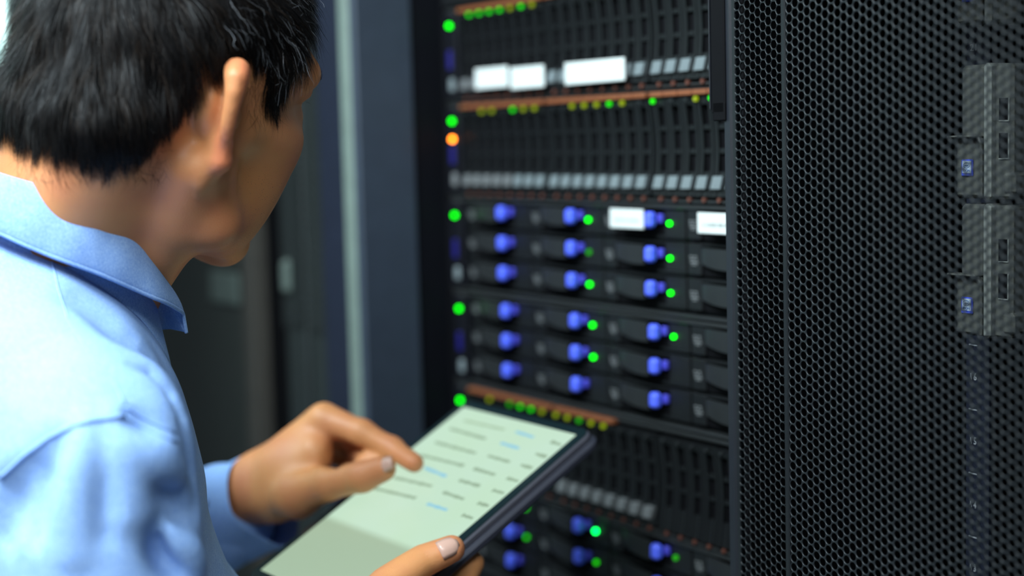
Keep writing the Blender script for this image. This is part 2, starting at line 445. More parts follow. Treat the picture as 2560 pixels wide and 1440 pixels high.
# ================================================================== the closed rack at the right, with its mesh door
NB0 = (620, FLOORV, 0)
rk = thing('mesh_door_rack', 'closed rack with black honeycomb mesh door filling the right side', 'rack', NB0)
def rq(name, m, u0, u1, v0, v1, w0, w1, c=1.0, parent=None):
    b = MB().box(u0 - NB0[0], u1 - NB0[0], -w1, -w0, v0 - NB0[1], v1 - NB0[1], c)
    return b.build(name, m, parent or rk)
U0, U1 = 456.5, 1056
rq('side_panel', M['black'], 470, 474, FLOORV + 40, TOPV, -820, 56)
rq('side_panel', M['black'], U1 - 6, U1, FLOORV + 40, TOPV, -820, 38)
rq('back_panel', M['black'], 474, U1 - 6, FLOORV + 40, TOPV, -822, -815)
rq('top_panel', M['frame_black'], 470, U1, TOPV, TOPV + 20, -820, 60)
rq('plinth', M['frame_black'], 470, U1, FLOORV, FLOORV + 40, -820, 60)
# door: edge stile, mesh sheet, rib
HV0, HV1 = -470.0, 30.0
sheet_u0, sheet_u1 = 466.0, 760.0
dr = rq('door_stile', M['door_edge'], U0, sheet_u0 + .4, FLOORV + 45, TOPV - 5, 34, 60, 2.2)
dr['label'] = 'smooth slate door edge left of the mesh'
rq('door_rib', M['mesh'], 514.2, 518.4, FLOORV + 45, TOPV - 5, 57.6, 60.2, .8)
rq('door_board', M['mesh'], sheet_u0, U1, HV1, TOPV - 5, 56, 59)
rq('door_board', M['mesh'], sheet_u0, U1, FLOORV + 45, HV0, 56, 59)
rq('door_board', M['mesh'], sheet_u1, U1, HV0, HV1, 56, 59)
def holed_sheet(u0, u1, v0, v1, p, r, w_front, th, ns=12):
    """hexagonal sheet with round holes: each cell is a ring between a circle and its hexagon"""
    cs = p * math.sqrt(3) / 2
    nc = int(round((u1 - u0) / cs)); cs = (u1 - u0) / nc
    V = []; F = []
    ang = np.arange(ns) * 2 * math.pi / ns
    circ = np.stack([np.cos(ang), np.sin(ang)], 1)
    ap = p / 2
    out = []
    for a in ang:                                           # hexagon with flat top: apothem p/2 along v
        k = round((a - math.pi / 2) / (math.pi / 3)) * math.pi / 3 + math.pi / 2
        out.append((ap / math.cos(a - k) * math.cos(a), ap / math.cos(a - k) * math.sin(a)))
    out = np.array(out); out[:, 0] *= cs / (p * math.sqrt(3) / 2)
    centers = []
    for i in range(nc + 1):
        cu = u0 + cs * i
        off = p / 2 if i % 2 else 0
        n = int((v1 - v0) / p)
        for j in range(n + 1):
            centers.append((cu, v0 + off + j * p))
    C = np.array(centers)
    inner = C[:, None, :] + circ[None] * r
    bev = C[:, None, :] + circ[None] * (r + .32)
    outer = C[:, None, :] + out[None]
    n = len(C)
    def lay(P, w):
        P = P.reshape(-1, 2); return np.stack([P[:, 0], np.full(len(P), -w), P[:, 1]], 1)
    Vn = np.concatenate([lay(outer, w_front), lay(bev, w_front + .0), lay(inner, w_front - .35), lay(inner, w_front - th), lay(outer, w_front - th)])
    N = n * ns
    idx = np.arange(N).reshape(n, ns); nx = np.roll(idx, -1, axis=1)
    quads = []
    for a in range(4):
        quads.append(np.stack([idx + a * N, nx + a * N, nx + (a + 1) * N, idx + (a + 1) * N], -1).reshape(-1, 4))
    return Vn, np.concatenate(quads)
def np_mesh(name, V, Q, m, smooth=False):
    me = bpy.data.meshes.new(name)
    V = np.asarray(V, np.float32) / 1000; Q = np.asarray(Q, np.int32)
    me.vertices.add(len(V)); me.vertices.foreach_set('co', V.ravel())
    k = Q.shape[1]
    me.loops.add(Q.size); me.loops.foreach_set('vertex_index', Q.ravel())
    me.polygons.add(len(Q)); me.polygons.foreach_set('loop_start', np.arange(len(Q), dtype=np.int32) * k)
    if smooth: me.polygons.foreach_set('use_smooth', np.ones(len(Q), bool))
    for mm in (m if isinstance(m, (list, tuple)) else [m]): me.materials.append(mm)
    me.update(calc_edges=True)
    return me
for (a, b_) in ((471.5, 512.0), (521.5, sheet_u1 - 3)):
    V, Q = holed_sheet(a, b_, HV0, HV1, 6.2, 2.70 if a < 500 else 2.58, 59.5, 1.3)
    V[:, 0] -= NB0[0]; V[:, 2] -= NB0[1]
    o = link('mesh_sheet', np_mesh('mesh_sheet', V, Q, M['mesh'], False), rk)
    o['label'] = 'punched honeycomb sheet of the door'
rq('mesh_border', M['mesh'], 466.2, 469.2, HV0, HV1, 57.5, 59.5, .3)
# rail with its unit numbers, deep behind the mesh
rq('mounting_rail', M['navy'], 552, 572, FLOORV + 40, TOPV, -76, -72.6, .5)
def text_obj(name, body, size_mm, m, parent, loc_uvw, base, extrude=0.15):
    cu = bpy.data.curves.new(name, 'FONT'); cu.body = body; cu.size = size_mm / 1000; cu.extrude = extrude / 1000
    cu.align_x = 'CENTER'; cu.align_y = 'CENTER'
    tmp = bpy.data.objects.new(name, cu); COL.objects.link(tmp)
    dg = bpy.context.evaluated_depsgraph_get()
    me = bpy.data.meshes.new_from_object(tmp.evaluated_get(dg)); bpy.data.objects.remove(tmp)
    me.materials.clear(); me.materials.append(m)
    o = link(name, me, parent, L(loc_uvw[0] - base[0], loc_uvw[1] - base[1], loc_uvw[2] - base[2]))
    o.rotation_euler = (math.pi / 2, 0, 0)
    return o
for k, num in enumerate(range(12, 24)):
    v = -411 + 44.45 * (num - 13)
    text_obj('unit_number', str(num), 6.6, M['mark'], rk, (559, v, -72.3), NB0)
    rq('unit_tick', M['mark'], 555.5, 562.5, v + 21.6, v + 22.3, -72.6, -72.2, 0)

def ear_server(vtop, label, grp='rack servers with badged ears behind the mesh door'):
    base = (600, vtop - 88, 0)
    t = thing('badged_server', label, 'server', base, grp)
    def pb(name, b, m, parent=t, **k): return b.build(name, m, parent, **k)
    pb('chassis', MB().box(0, 410, 74, 600, 1, 87, 1), M['frame_black'])
    # ear: left plate, raised ridge, right plate with slots
    W = 40                                                # ear front plane is w=-40
    pb('ear_plate', MB().box(-25, -4, W, W + 34, 1, 87, 2.5), M['ear'])
    rg = MB().box(-4.5, 1.6, W - 3.5, W + 30, 0.5, 87.5, 2.2); pb('ear_ridge', rg, M['ear_rim'])
    fp = pb('front_plate', MB().box(1.6, 16, W + 1, W + 34, 1, 86.5, 2.0), M['ear'])
    # lipped lever with its hook
    lv = MB().box(-28.5, -5, W - 9, W, 40.4, 42.0, .7)
    lv.box(-25.5, -5.0, W - 3, W + .2, 2.5, 40.6, 1.2)
    lv.tube([(-8.5, W - 5.5, 41.2), (-5.5, W - 5.2, 40.0), (-4.0, W - 5.0, 37), (-3.6, W - 4.6, 30), (-3.6, W - 4.4, 3)], 1.1, 6)
    pb('release_lever', lv, M['ear'], smooth=False)
    # slots with bright rims
    for z0, z1 in ((51, 65), (27, 43)):
        sl = MB().box(6.0, 13.5, W + .4, W + 3, z0, z1, 0); o = pb('vent_slot', sl, M['black'])
        rim = MB().box(13.2, 14.0, W + .1, W + 2, z0 - .6, z1, .2); rim.box(6, 14, W + .1, W + 2, z0 - .8, z0, .2); pb('slot_rim', rim, M['ear_rim'], o)
    pb('lower_block', MB().box(9, 18.5, W - .5, W + 20, 4, 18, 2), M['ear'])
    pb('top_bar', MB().box(18, 400, W + 30, W + 36, 83, 87.5, 1.5), M['ear_rim'])
    pb('bottom_bar', MB().box(18, 400, W + 30, W + 36, 1, 4, 1.2), M['ear_rim'])
    pb('front_grille', MB().box(18, 400, W + 33, W + 36, 4.5, 82.5, 1), M['black'])
    bd = pb('badge', MB().box(-20.5, -11, W - 4.2, W - 2.8, 15.5, 26.5, .8), M['badge_blue'])
    bd['label'] = 'small badge with blue border'
    pb('badge_face', MB().box(-19.3, -12.1, W - 4.5, W - 4.0, 17.6, 25.6, .5), M['badge_face'], bd)
    # oval swirl and the words
    ov = MB(); n = 26
    pts = [(-15.7 + 2.5 * math.cos(a), W - 4.6, 22.7 + 1.7 * math.sin(a)) for a in np.linspace(0.5, 2 * math.pi - .05, n)]
    ov.tube(pts, 0.16, 5); pb('badge_swirl', ov, M['badge_ink'], bd)
    for txt, sz, z in (('intel', 1.9, 22.6), ('XEON', 2.1, 19.3), ('inside', 0.9, 17.9)):
        text_obj('badge_word', txt, sz, M['badge_ink'], t, (600 - 15.7, base[1] + z, -(W - 4.75)), base, .05)
    return t
ear_server(-67.5, 'upper black server ear with blue badge behind the mesh')
ear_server(-67.5 - 89.5, 'lower black server ear with blue badge behind the mesh, under its twin')
ear_server(-67.5 + 89.5 + 22, 'topmost server behind the mesh, only its pale bar enters the top right corner')

# black latch bracket hanging at the right of the opening, in front of the top servers
ub0, vb0 = rc(1776, 285, 62); ub1 = rc(1812, 285, 62)[0]
lb = thing('latch_bracket', 'black hanging latch bracket at the top between servers and mesh door', 'bracket', ((ub0 + ub1) / 2, vb0, 62))
hw = (ub1 - ub0) / 2
b = MB().box(-hw + .6, hw - .4, 0, 2.5, 0, 330, 1.1); b.box(-hw + 2.2, hw - .4, 0, 2.0, -5, 8, .8); b.build('bracket_plate', M['black'], lb)
b = MB().box(-hw - .5, -hw + .5, -.6, 3.0, 3, 330, .3); e = b.build('bracket_edge', M['door_edge'], lb); e['label'] = 'thin grey edge of the bracket'

# ================================================================== cabinets further down the row, at the left
cab = thing('narrow_mesh_cabinet', 'dark cabinet with two narrow mesh strips, left of the pale edge', 'cabinet', (-205, FLOORV, 0))
def rr_(name, m, u0, u1, v0, v1, w0, w1, c=1.0, base=(-205, FLOORV, 0), parent=None):
    b = MB().box(u0 - base[0], u1 - base[0], -(w1 - base[2]), -(w0 - base[2]), v0 - base[1], v1 - base[1], c)
    return b.build(name, m, parent or cab)
rr_('cabinet_body', M['frame_black'], -345, -54, FLOORV, TOPV, -800, 20, 2)
rr_('door_stile', M['navy'], -168, -54, FLOORV + 30, TOPV - 20, 20, 60, 3)
rr_('door_stile', M['black'], -345, -290, FLOORV + 30, TOPV - 20, 20, 44, 3)
for (a, b_) in ((-283, -232), (-221, -171)):
    rr_('strip_frame', M['mesh_far'], a, b_, FLOORV + 60, TOPV - 60, 40, 50, 2)
    V, Q = holed_sheet(a + 5, b_ - 5, -300, 160, 9, 3.2, 53, 1.5, 6)
    V[:, 0] += 205; V[:, 2] -= FLOORV
    link('mesh_strip', np_mesh('mesh_strip', V, Q, M['mesh_far']), cab)
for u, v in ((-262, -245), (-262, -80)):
    k = rr_('reflection_plate', M['latch'], u - 9, u + 7, v - 22, v + 16, 50, 62, 6); k['label'] = 'pale plate standing for a blurred lamp reflection'  # blurred lamp reflections on the mesh door, shaped as pale plates
cab2 = thing('plain_olive_cabinet', 'olive black cabinet with warm grey edge behind the man', 'cabinet', (-650, FLOORV, 0))
B2 = (-650, FLOORV, 0)
rr_('cabinet_body', M['frame_black'], -960, -346, FLOORV, TOPV, -800, 20, 2, B2, cab2)
e = rr_('door_edge', M['warm_edge'], -376, -347, FLOORV + 30, TOPV - 20, 20, 62, 3, B2, cab2); e['label'] = 'warm grey door edge'
rr_('door_panel', M['olive'], -958, -380, FLOORV + 30, TOPV - 20, 20, 56, 2, B2, cab2)
k = rr_('reflection_plate', M['latch'], -470, -388, -290, -252, 56, 62, 8, B2, cab2); k['label'] = 'pale plate standing for a blurred lamp reflection'  # lamp reflection on the olive door, put in as a pale plate

# pale cabinet standing behind the man's back
pc = bpy.data.objects.new('pale_vented_cabinet', None); COL.objects.link(pc)
px = at(46, 300, 1400)
pc.location = ((px[0] - 300) / 1000, px[1] / 1000, 0)
tag(pc, 'bright mint-white cabinet with slotted vents behind the back of the head', 'cabinet')
MB().box(-300, 300, 6, 330, 0, 2000, 3).build('cabinet_body', M['mint_dark'], pc)
b = MB()
b.box(-300, 120, -12, 5, 30, 1980, 2); b.box(120, 300, -12, 5, 30, 1180, 2); b.box(120, 300, -12, 5, 1960, 1980, 2); b.box(292, 300, -12, 5, 1180, 1960, 1)
for k in range(0, 130):
    z = 1180 + 6.0 * k
    b.box(120, 292, -11, -8, z, z + 4.0)
b.build('slotted_door', M['mint'], pc)
b = MB()
for k in range(0, 20): b.box(124 + 8.5 * k, 127 + 8.5 * k, -11.5, -8, 1180, 1960)
b.build('slot_bars', M['mint'], pc)
# ================================================================== signed-distance modelling (mm about the camera)
def unit(a):
    a = np.asarray(a, float); return a / np.linalg.norm(a)
class Body:
    """an ordered list of rounded cones and ellipsoids, blended smoothly; k = blend radius, sub = carve away"""
    scale = 1.0
    def __init__(s): s.p = []
    def cap(s, a, b, ra, rb=None, k=8.0, sub=False):
        a = np.asarray(a, float); b = np.asarray(b, float); rb = ra if rb is None else rb
        ra = ra * Body.scale; rb = rb * Body.scale
        r = max(ra, rb)
        s.p.append(('c', a, b, ra, rb, k, sub, np.minimum(a, b) - r, np.maximum(a, b) + r)); return s
    def chain(s, P, R, k=8.0, sub=False):
        for i in range(len(P) - 1): s.cap(P[i], P[i + 1], R[i] if hasattr(R, '__len__') else R, R[i + 1] if hasattr(R, '__len__') else R, k, sub)
        return s
    def poly(s, P, R, k=8.0, sub=False):
        """a whole rounded polyline as one shape, so that its joints do not bead"""
        P = [np.asarray(p, float) for p in P]; R = [r * Body.scale for r in (R if hasattr(R, '__len__') else [R] * len(P))]
        m = max(R); A = np.array(P)
        s.p.append(('p', P, R, None, None, k, sub, A.min(0) - m, A.max(0) + m)); return s
    def ell(s, c, r, k=8.0, M_=None, sub=False):
        c = np.asarray(c, float); r = np.asarray(r, float) * Body.scale; M_ = np.eye(3) if M_ is None else M_
        ext = np.sqrt(((M_ * r[None, :]) ** 2).sum(1))
        s.p.append(('e', c, M_, r, None, k, sub, c - ext, c + ext)); return s
    @staticmethod
    def dist(q, P):
        if q[0] == 'c':
            a, b = q[1], q[2]; ab = b - a; L2 = max(ab @ ab, 1e-6)
            t = np.clip(((P - a) @ ab) / L2, 0, 1)
            return np.linalg.norm(P - a - t[:, None] * ab, axis=1) - (q[3] + (q[4] - q[3]) * t)
        if q[0] == 'p':
            D = None
            for i in range(len(q[1]) - 1):
                a, b = q[1][i], q[1][i + 1]; ab = b - a
                t = np.clip(((P - a) @ ab) / max(ab @ ab, 1e-6), 0, 1)
                d = np.linalg.norm(P - a - t[:, None] * ab, axis=1) - (q[2][i] + (q[2][i + 1] - q[2][i]) * t)
                D = d if D is None else np.minimum(D, d)
            return D
        d = (P - q[1]) @ q[2]; r = q[3]
        k0 = np.linalg.norm(d / r, axis=1); k1 = np.linalg.norm(d / (r * r), axis=1) + 1e-9
        return k0 * (k0 - 1.0) / k1
    def combine(s, D, d, q):
        k = q[5]
        if q[6]: d = -d; h = np.maximum(k - np.abs(D - d), 0) / k; return np.maximum(D, d) + h * h * k * .25
        h = np.maximum(k - np.abs(D - d), 0) / k; return np.minimum(D, d) - h * h * k * .25
    def ev(s, P):
        D = np.full(len(P), 1e4)
        for q in s.p: D = s.combine(D, s.dist(q, P), q)
        return D
    def grad(s, P, e=0.5):
        g = np.stack([s.ev(P + np.eye(3)[i] * e) - s.ev(P - np.eye(3)[i] * e) for i in range(3)], 1)
        return g / (np.linalg.norm(g, axis=1, keepdims=True) + 1e-9)
    def hit(s, x, y, D0=600.0, D1=1700.0):
        R = ray(x, y); t = D0
        for _ in range(90):
            d = s.ev((R * t)[None])[0]
            if d < .05: break
            t += max(d * .7, .1)
            if t > D1: return None
        return R * t
    def mesh(s, h, lo, hi, disp=None, B=8):
        lo = np.asarray(lo, float); hi = np.asarray(hi, float)
        nb = np.ceil((hi - lo) / (h * B)).astype(int)
        g = np.stack(np.meshgrid(*[np.arange(n) for n in nb], indexing='ij'), -1).reshape(-1, 3)
        C = lo + (g + .5) * h * B
        rad = h * B * .87
        D = np.full(len(C), 1e4)
        near = []
        for q in s.p:
            dd = np.linalg.norm(np.maximum(np.maximum(q[7] - C, C - q[8]), 0), axis=1)
            m = dd < rad + q[5] + 14
            near.append(m)
            if m.any(): D[m] = s.combine(D[m], s.dist(q, C[m]), q)
        keep = np.abs(D) < rad * 2.1 + 8
        g = g[keep]; near = [m[keep] for m in near]
        n1 = B + 1
        off = np.stack(np.meshgrid(*[np.arange(n1)] * 3, indexing='ij'), -1).reshape(-1, 3)
        nk = len(g)
        V = np.empty((nk, n1 ** 3), np.float32)
        for c0 in range(0, nk, 1500):
            sl = slice(c0, min(nk, c0 + 1500))
            P = (lo + (g[sl][:, None, :] * B + off[None]) * h)
            Dv = np.full(P.shape[:2], 1e4)
            for j, q in enumerate(s.p):
                m = near[j][sl]
                if m.any():
                    pts = P[m].reshape(-1, 3)
                    Dv[m] = s.combine(Dv[m].ravel(), s.dist(q, pts), q).reshape(-1, n1 ** 3)
            if disp is not None: Dv = Dv + disp(P.reshape(-1, 3)).reshape(Dv.shape)
            V[sl] = Dv
        V = V.reshape(nk, n1, n1, n1)
        # surface nets
        S = V < 0
        cnt = np.zeros((nk, B, B, B), np.int32); pos = np.zeros((nk, B, B, B, 3), np.float32)
        for ax in range(3):
            for a in (0, 1):
                for b in (0, 1):
                    i0 = [slice(None)] + [slice(0, B)] * 3; i1 = [slice(None)] + [slice(0, B)] * 3
                    oth = [x for x in range(3) if x != ax]
                    for o_, val in zip(oth, (a, b)):
                        i0[o_ + 1] = slice(val, B + val); i1[o_ + 1] = slice(val, B + val)
                    i1[ax + 1] = slice(1, B + 1)
                    v0 = V[tuple(i0)]; v1 = V[tuple(i1)]
                    m = (v0 < 0) != (v1 < 0)
                    t = np.where(m, v0 / np.where(m, v0 - v1, 1), 0)
                    cnt += m
                    pos[..., ax] += np.where(m, t, 0)
                    pos[..., oth[0]] += np.where(m, a, 0); pos[..., oth[1]] += np.where(m, b, 0)
        act = cnt > 0
        cell = np.argwhere(act)
        G = g[cell[:, 0]] * B + cell[:, 1:]
        dim = nb * B + 4
        key = (G[:, 0].astype(np.int64) * dim[1] + G[:, 1]) * dim[2] + G[:, 2]
        vert = lo + (G + pos[act] / cnt[act][:, None]) * h
        order = np.argsort(key); ks = key[order]
        quads = []
        for ax in range(3):
            i0 = [slice(None)] + [slice(0, B)] * 3; i1 = list(i0); i1[ax + 1] = slice(1, B + 1)
            s0 = S[tuple(i0)]; s1 = S[tuple(i1)]
            e = np.argwhere(s0 != s1)
            if not len(e): continue
            fl = s0[tuple(e.T)]
            E = g[e[:, 0]] * B + e[:, 1:]
            u, v = [(1, 2), (2, 0), (0, 1)][ax]
            q = []
            for du, dv in ((-1, -1), (0, -1), (0, 0), (-1, 0)):
                Q = E.copy(); Q[:, u] += du; Q[:, v] += dv
                kk = (Q[:, 0].astype(np.int64) * dim[1] + Q[:, 1]) * dim[2] + Q[:, 2]
                p = np.clip(np.searchsorted(ks, kk), 0, len(ks) - 1)
                q.append(np.where(ks[p] == kk, order[p], -1))
            q = np.stack(q, 1)
            q = np.where(fl[:, None], q, q[:, ::-1])
            quads.append(q[(q >= 0).all(1)])
        return vert, np.concatenate(quads)

# ------------------------------------------------------------------ the man's head frame: r = his right, f = forward, u = up
HYAW, HPITCH, HROLL, HS = math.radians(54), math.radians(3), math.radians(12), 1.05
_vs = unit([0.975, 0.22, 0]); _vc = unit([0.22, -0.975, 0])
Rh = np.array([math.sin(HYAW), -math.cos(HYAW), 0]); Fh = np.array([math.cos(HYAW), math.sin(HYAW), 0]); Zh = np.array([0, 0, 1.0])
Fp = Fh * math.cos(HPITCH) - Zh * math.sin(HPITCH); Up = Zh * math.cos(HPITCH) + Fh * math.sin(HPITCH)
Rr = Rh * math.cos(HROLL) - Up * math.sin(HROLL); Ur = Up * math.cos(HROLL) + Rh * math.sin(HROLL)
HM = np.stack([Rr, Fp, Ur], 1)                       # columns r, f, u
HO = np.array([-223.0, 1004.0, 26.0])
def hd(r, f, u): return HO + HM @ (np.array([r, f, u], float) * HS)
def tohead(P): return (P - HO) @ HM / HS
Body.scale = HS

SK = Body()                                           # skull and face (used for hair too)
SK.ell(hd(0, -4, 42), (72, 83, 78), 8, HM)
SK.ell(hd(0, 28, 42), (61, 60, 52), 20, HM)
SK.ell(hd(0, 34, -8), (58, 48, 56), 18, HM)
SK.ell(hd(0, 28, -50), (48, 38, 34), 18, HM)
for s_ in (-1, 1):
    SK.cap(hd(s_ * 56, -2, -28), hd(s_ * 51, 6, -58), 11, 12, 22)
    SK.cap(hd(s_ * 51, 6, -58), hd(s_ * 15, 56, -80), 13, 12, 20)
    SK.cap(hd(s_ * 60, 10, 0), hd(s_ * 44, 60, -6), 9, 12, 18)
    SK.ell(hd(s_ * 40, 44, -20), (19, 26, 30), 16, HM)
    SK.ell(hd(s_ * 35, 36, -46), (18, 24, 24), 18, HM)
    SK.cap(hd(s_ * 14, 86, 36), hd(s_ * 49, 68, 36), 9, 10, 14)
SK.ell(hd(0, 60, -83), (19, 12, 14), 16, HM)
HEADP = list(SK.p)

MAN = Body(); MAN.p = list(HEADP)
for s_ in (-1, 1):
    MAN.ell(hd(s_ * 33, 92, 16), (17, 16, 8), 12, HM, sub=True)
    MAN.ell(hd(s_ * 34, 71, 24), (16, 13, 7), 6, HM)
    MAN.ell(hd(s_ * 34, 66, 9), (16, 12, 8), 8, HM)
    MAN.ell(hd(s_ * 12, 88, -8), (7, 8, 7), 6, HM)
MAN.cap(hd(0, 88, 28), hd(0, 98, -4), 7, 9, 10)
MAN.ell(hd(0, 76, -36), (20, 8, 4.5), 5, HM); MAN.ell(hd(0, 73, -45), (17, 8, 5), 5, HM)
MAN.cap(hd(-16, 80, -40.5), hd(16, 80, -40.5), 1.4, 1.4, 2, sub=True)
# ears
EF = math.radians(49)
for s_ in (-1, 1):
    ea = np.array([s_ * math.sin(EF), -math.cos(EF), 0]); eu = np.array([0, .03, .985]) * .74
    eb = unit(np.cross(ea, eu)) * (1 if s_ > 0 else -1)
    if eb[1] > 0: eb = -eb                             # back of the ear
    eo = np.array([s_ * 69.0, -11.5, 10.5])
    def ept(a, u, b=0): q = eo + ea * a + eu * u + eb * b; return hd(*q)
    EM = HM @ np.stack([ea, unit(eu), eb], 1)
    path = [(-2, 6), (0, 18), (4, 28), (11, 34.5), (19, 36), (25.5, 31), (28, 21), (27.5, 8), (25, -5), (21, -15), (16, -22)]
    MAN.poly([ept(a, u) for a, u in path], [3, 3.8, 5.2, 6.6, 7.6, 7.2, 5.8, 4.6, 4.0, 3.8, 3.8], 3)
    MAN.ell(ept(14, 8, 1.5), (13, 20, 3.0), 5, EM)                  # plate
    MAN.ell(ept(4, 5, 11.5), (12, 16, 8.5), 4, EM)                  # back of the concha
    MAN.ell(ept(10, 4, -9), (8, 9, 8), 3, EM, sub=True)        # bowl
    MAN.cap(ept(16, -22), ept(13, -35, 0), 4.2, 6.0, 4)            # lobe
    MAN.ell(ept(0, -2, -3), (3.5, 6, 4), 4, EM)
    MAN.cap(ept(1, -6, 5), ept(8, -22, 3), 9, 5, 9)
Body.scale = 1.0
# neck
NB = np.array([-300.0, 1030.0, -75.0])
Tt = unit([0.9, 0.44, 0]); St = unit([0.44, -0.9, 0])
def tb(s, t, u): return NB + St * s + Tt * t + Zh * u
NKT = hd(0, -26, -22)
NBOT = NB - Tt * 14 + St * 10 + Zh * -14
MAN.cap(NKT, NBOT, 51, 50, 26)
MAN.cap(hd(0, 2, -50), NB - Tt * 2 + Zh * -20, 34, 40, 26)
for s_ in (-1, 1):
    MAN.cap(hd(s_ * 60, -22, -28), tb(s_ * 16, 42, -36), 12, 10, 22)     # sternomastoid
    MAN.cap(hd(s_ * 26, -62, -8), tb(s_ * 24, -34, -30), 26, 28, 26)     # nape muscle
# torso under the shirt
MAN.cap(tb(-60, -22, -85), tb(60, -22, -85), 38, 38, 40)
MAN.ell(tb(0, -22, -190), (110, 66, 130), 40, np.stack([St, Tt, Zh], 1))
MAN.cap(tb(0, -20, -250), tb(0, -22, -300), 72, 75, 50)
MAN.cap(tb(-70, -25, -560), tb(70, -25, -560), 75, 75, 60)

# ------------------------------------------------------------------ tablet pose (solved from its corners)
TR = np.array([[0.64336314, 0.69454118, -0.32201928], [-0.76447785, 0.56048435, -0.31848221], [-0.04071225, 0.45107632, 0.89155632]])
TT = np.array([45.47798752, 1147.47909203, -220.76539855])
def tabp(x, y, z=0): return TT + TR @ np.array([x, y, z], float)
def tabD(x, y, lift=0.0):
    R = ray(x, y); nn = TR[:, 2]
    return float(((TT + nn * lift) @ nn) / (R @ nn))
def tabl(x, y):
    q = (ray(x, y) * tabD(x, y) - TT) @ TR; return q[0], q[1]

# ------------------------------------------------------------------ left arm and pointing hand
def hand_chain(B_, pts, rad, k=5): B_.chain([at(*p) for p in pts], rad, k)
SL = tb(-174, -14, -95); EL = np.array([-400.0, 1330.0, -395.0]); WL = at(648, 1222, 1268)
MAN.cap(SL, EL, 40, 36, 20); MAN.cap(EL, WL, 38, 26, 14)
HD = MAN
def P(x, y, D): return at(x, y, D)
MAN.cap(P(640, 1215, 1272), P(668, 1208, 1262), 25, 24, 10)
MAN.cap(P(648, 1232, 1262), P(685, 1240, 1250), 22, 20, 10)
# metacarpals
MAN.cap(P(668, 1185, 1262), P(808, 1052, 1240), 19, 13.5, 14)
MAN.cap(P(668, 1200, 1272), P(800, 1050, 1262), 18, 12.5, 12)
MAN.cap(P(668, 1215, 1282), P(790, 1070, 1282), 17, 12, 12)
MAN.cap(P(668, 1225, 1290), P(775, 1095, 1298), 16, 11, 12)
MAN.cap(P(680, 1235, 1250), P(742, 1235, 1222), 19, 18, 14)
MAN.cap(P(742, 1235, 1222), P(822, 1208, 1196), 17.5, 13, 10)
MAN.ell(P(740, 1165, 1240), (26, 16, 22), 16)                       # web between thumb and index
MAN.cap(P(715, 1180, 1245), P(788, 1130, 1228), 19, 13, 14)
# index finger: reaches the glass
tipD = tabD(1042, 1164, 8.8)
def over(x, y, D, r): return min(D, tabD(x, y, r + 1.6))
MAN.chain([P(812, 1048, 1240), P(905, 1082, 1222), P(980, 1122, over(980, 1122, 1212, 9)), P(1036, 1158, tipD)], [13, 10.2, 9.0, 7.4], 5)
# thumb
MAN.chain([P(822, 1208, 1196), P(905, 1192, 1176), P(958, 1172, over(958, 1172, 1168, 10))], [12.8, 11.6, 10.0], 5)
# middle, ring and little finger folded below the index
MAN.chain([P(812, 1060, 1262), P(895, 1098, 1252), P(958, 1136, over(958, 1136, 1232, 9.2)), P(945, 1160, over(945, 1160, 1214, 8.2))], [12.5, 10.2, 9.2, 8.2], 4)
MAN.chain([P(800, 1075, 1284), P(880, 1118, 1274), P(930, 1152, over(930, 1152, 1252, 8.8)), P(900, 1172, over(900, 1172, 1236, 7.8))], [12, 9.8, 8.8, 7.8], 4)
MAN.chain([P(785, 1095, 1300), P(850, 1140, 1290), P(890, 1168, 1270), P(862, 1184, 1254)], [11, 8.8, 8.0, 7.0], 4)
MAN.ell(P(842, 1144, 1205), (8.5, 22, 6.5), 7, sub=True)            # the dark gap inside the grip

# ------------------------------------------------------------------ right arm and holding hand
SR = tb(172, -16, -97); ER = tabp(62, -452, -13); WR = tabp(34, -305, -26)
MAN.cap(SR, ER, 40, 38, 20); MAN.cap(ER, WR, 38, 26, 14)
MAN.cap(WR, tabp(24, -262, -26), 26, 19, 14)
MAN.cap(tabp(40, -252, -27), tabp(-4, -252, -29), 14.5, 14, 16)
MAN.poly([tabp(10, -276, -6), P(905, 1532, tabD(905, 1532, 17.5)), P(968, 1466, tabD(968, 1466, 16.5)), P(1058, 1402, tabD(1058, 1402, 13.8)), P(1128, 1372, tabD(1128, 1372, 11.6))], [18, 15.5, 13.6, 11.4, 9.6], 6)
MAN.cap(WR, tabp(10, -276, -6), 22, 17, 14)
for q in ([(44, -246, -28)], [(27, -250, -34), (22, -190, -38), (8, -166, -34), (-16, -160, -25.5)],
          [(10, -250, -35), (3, -202, -38), (-10, -186, -34), (-34, -182, -25.5)], [(-6, -250, -32), (-18, -214, -35), (-32, -204, -31), (-50, -202, -24.5)]):
    if len(q) == 1:
        MAN.poly([tabp(*q[0]), P(1138, 1482, tabD(1138, 1482, -30)), P(1178, 1408, tabD(1178, 1408, -26)), P(1130, 1375, tabD(1130, 1375, -25))], [12, 10.6, 9.6, 8.4], 4)
        continue
    MAN.poly([tabp(*c) for c in q], [12, 10.4, 9.6, 8.4], 4)

# ------------------------------------------------------------------ skin mesh
def noise3(P, f, seed=0):
    r = np.random.default_rng(seed); out = np.zeros(len(P))
    for _ in range(5):
        k = r.normal(size=3) * f; out += np.sin(P @ k + r.uniform(0, 6.28))
    return out / 5
allp = [q[7] for q in MAN.p if not q[6]]; allq = [q[8] for q in MAN.p if not q[6]]
lo = np.min(allp, 0) - 8; hi = np.max(allq, 0) + 8
Vb, Qb = MAN.mesh(2.0, lo, hi, disp=lambda P: noise3(P, .09, 3) * .35)

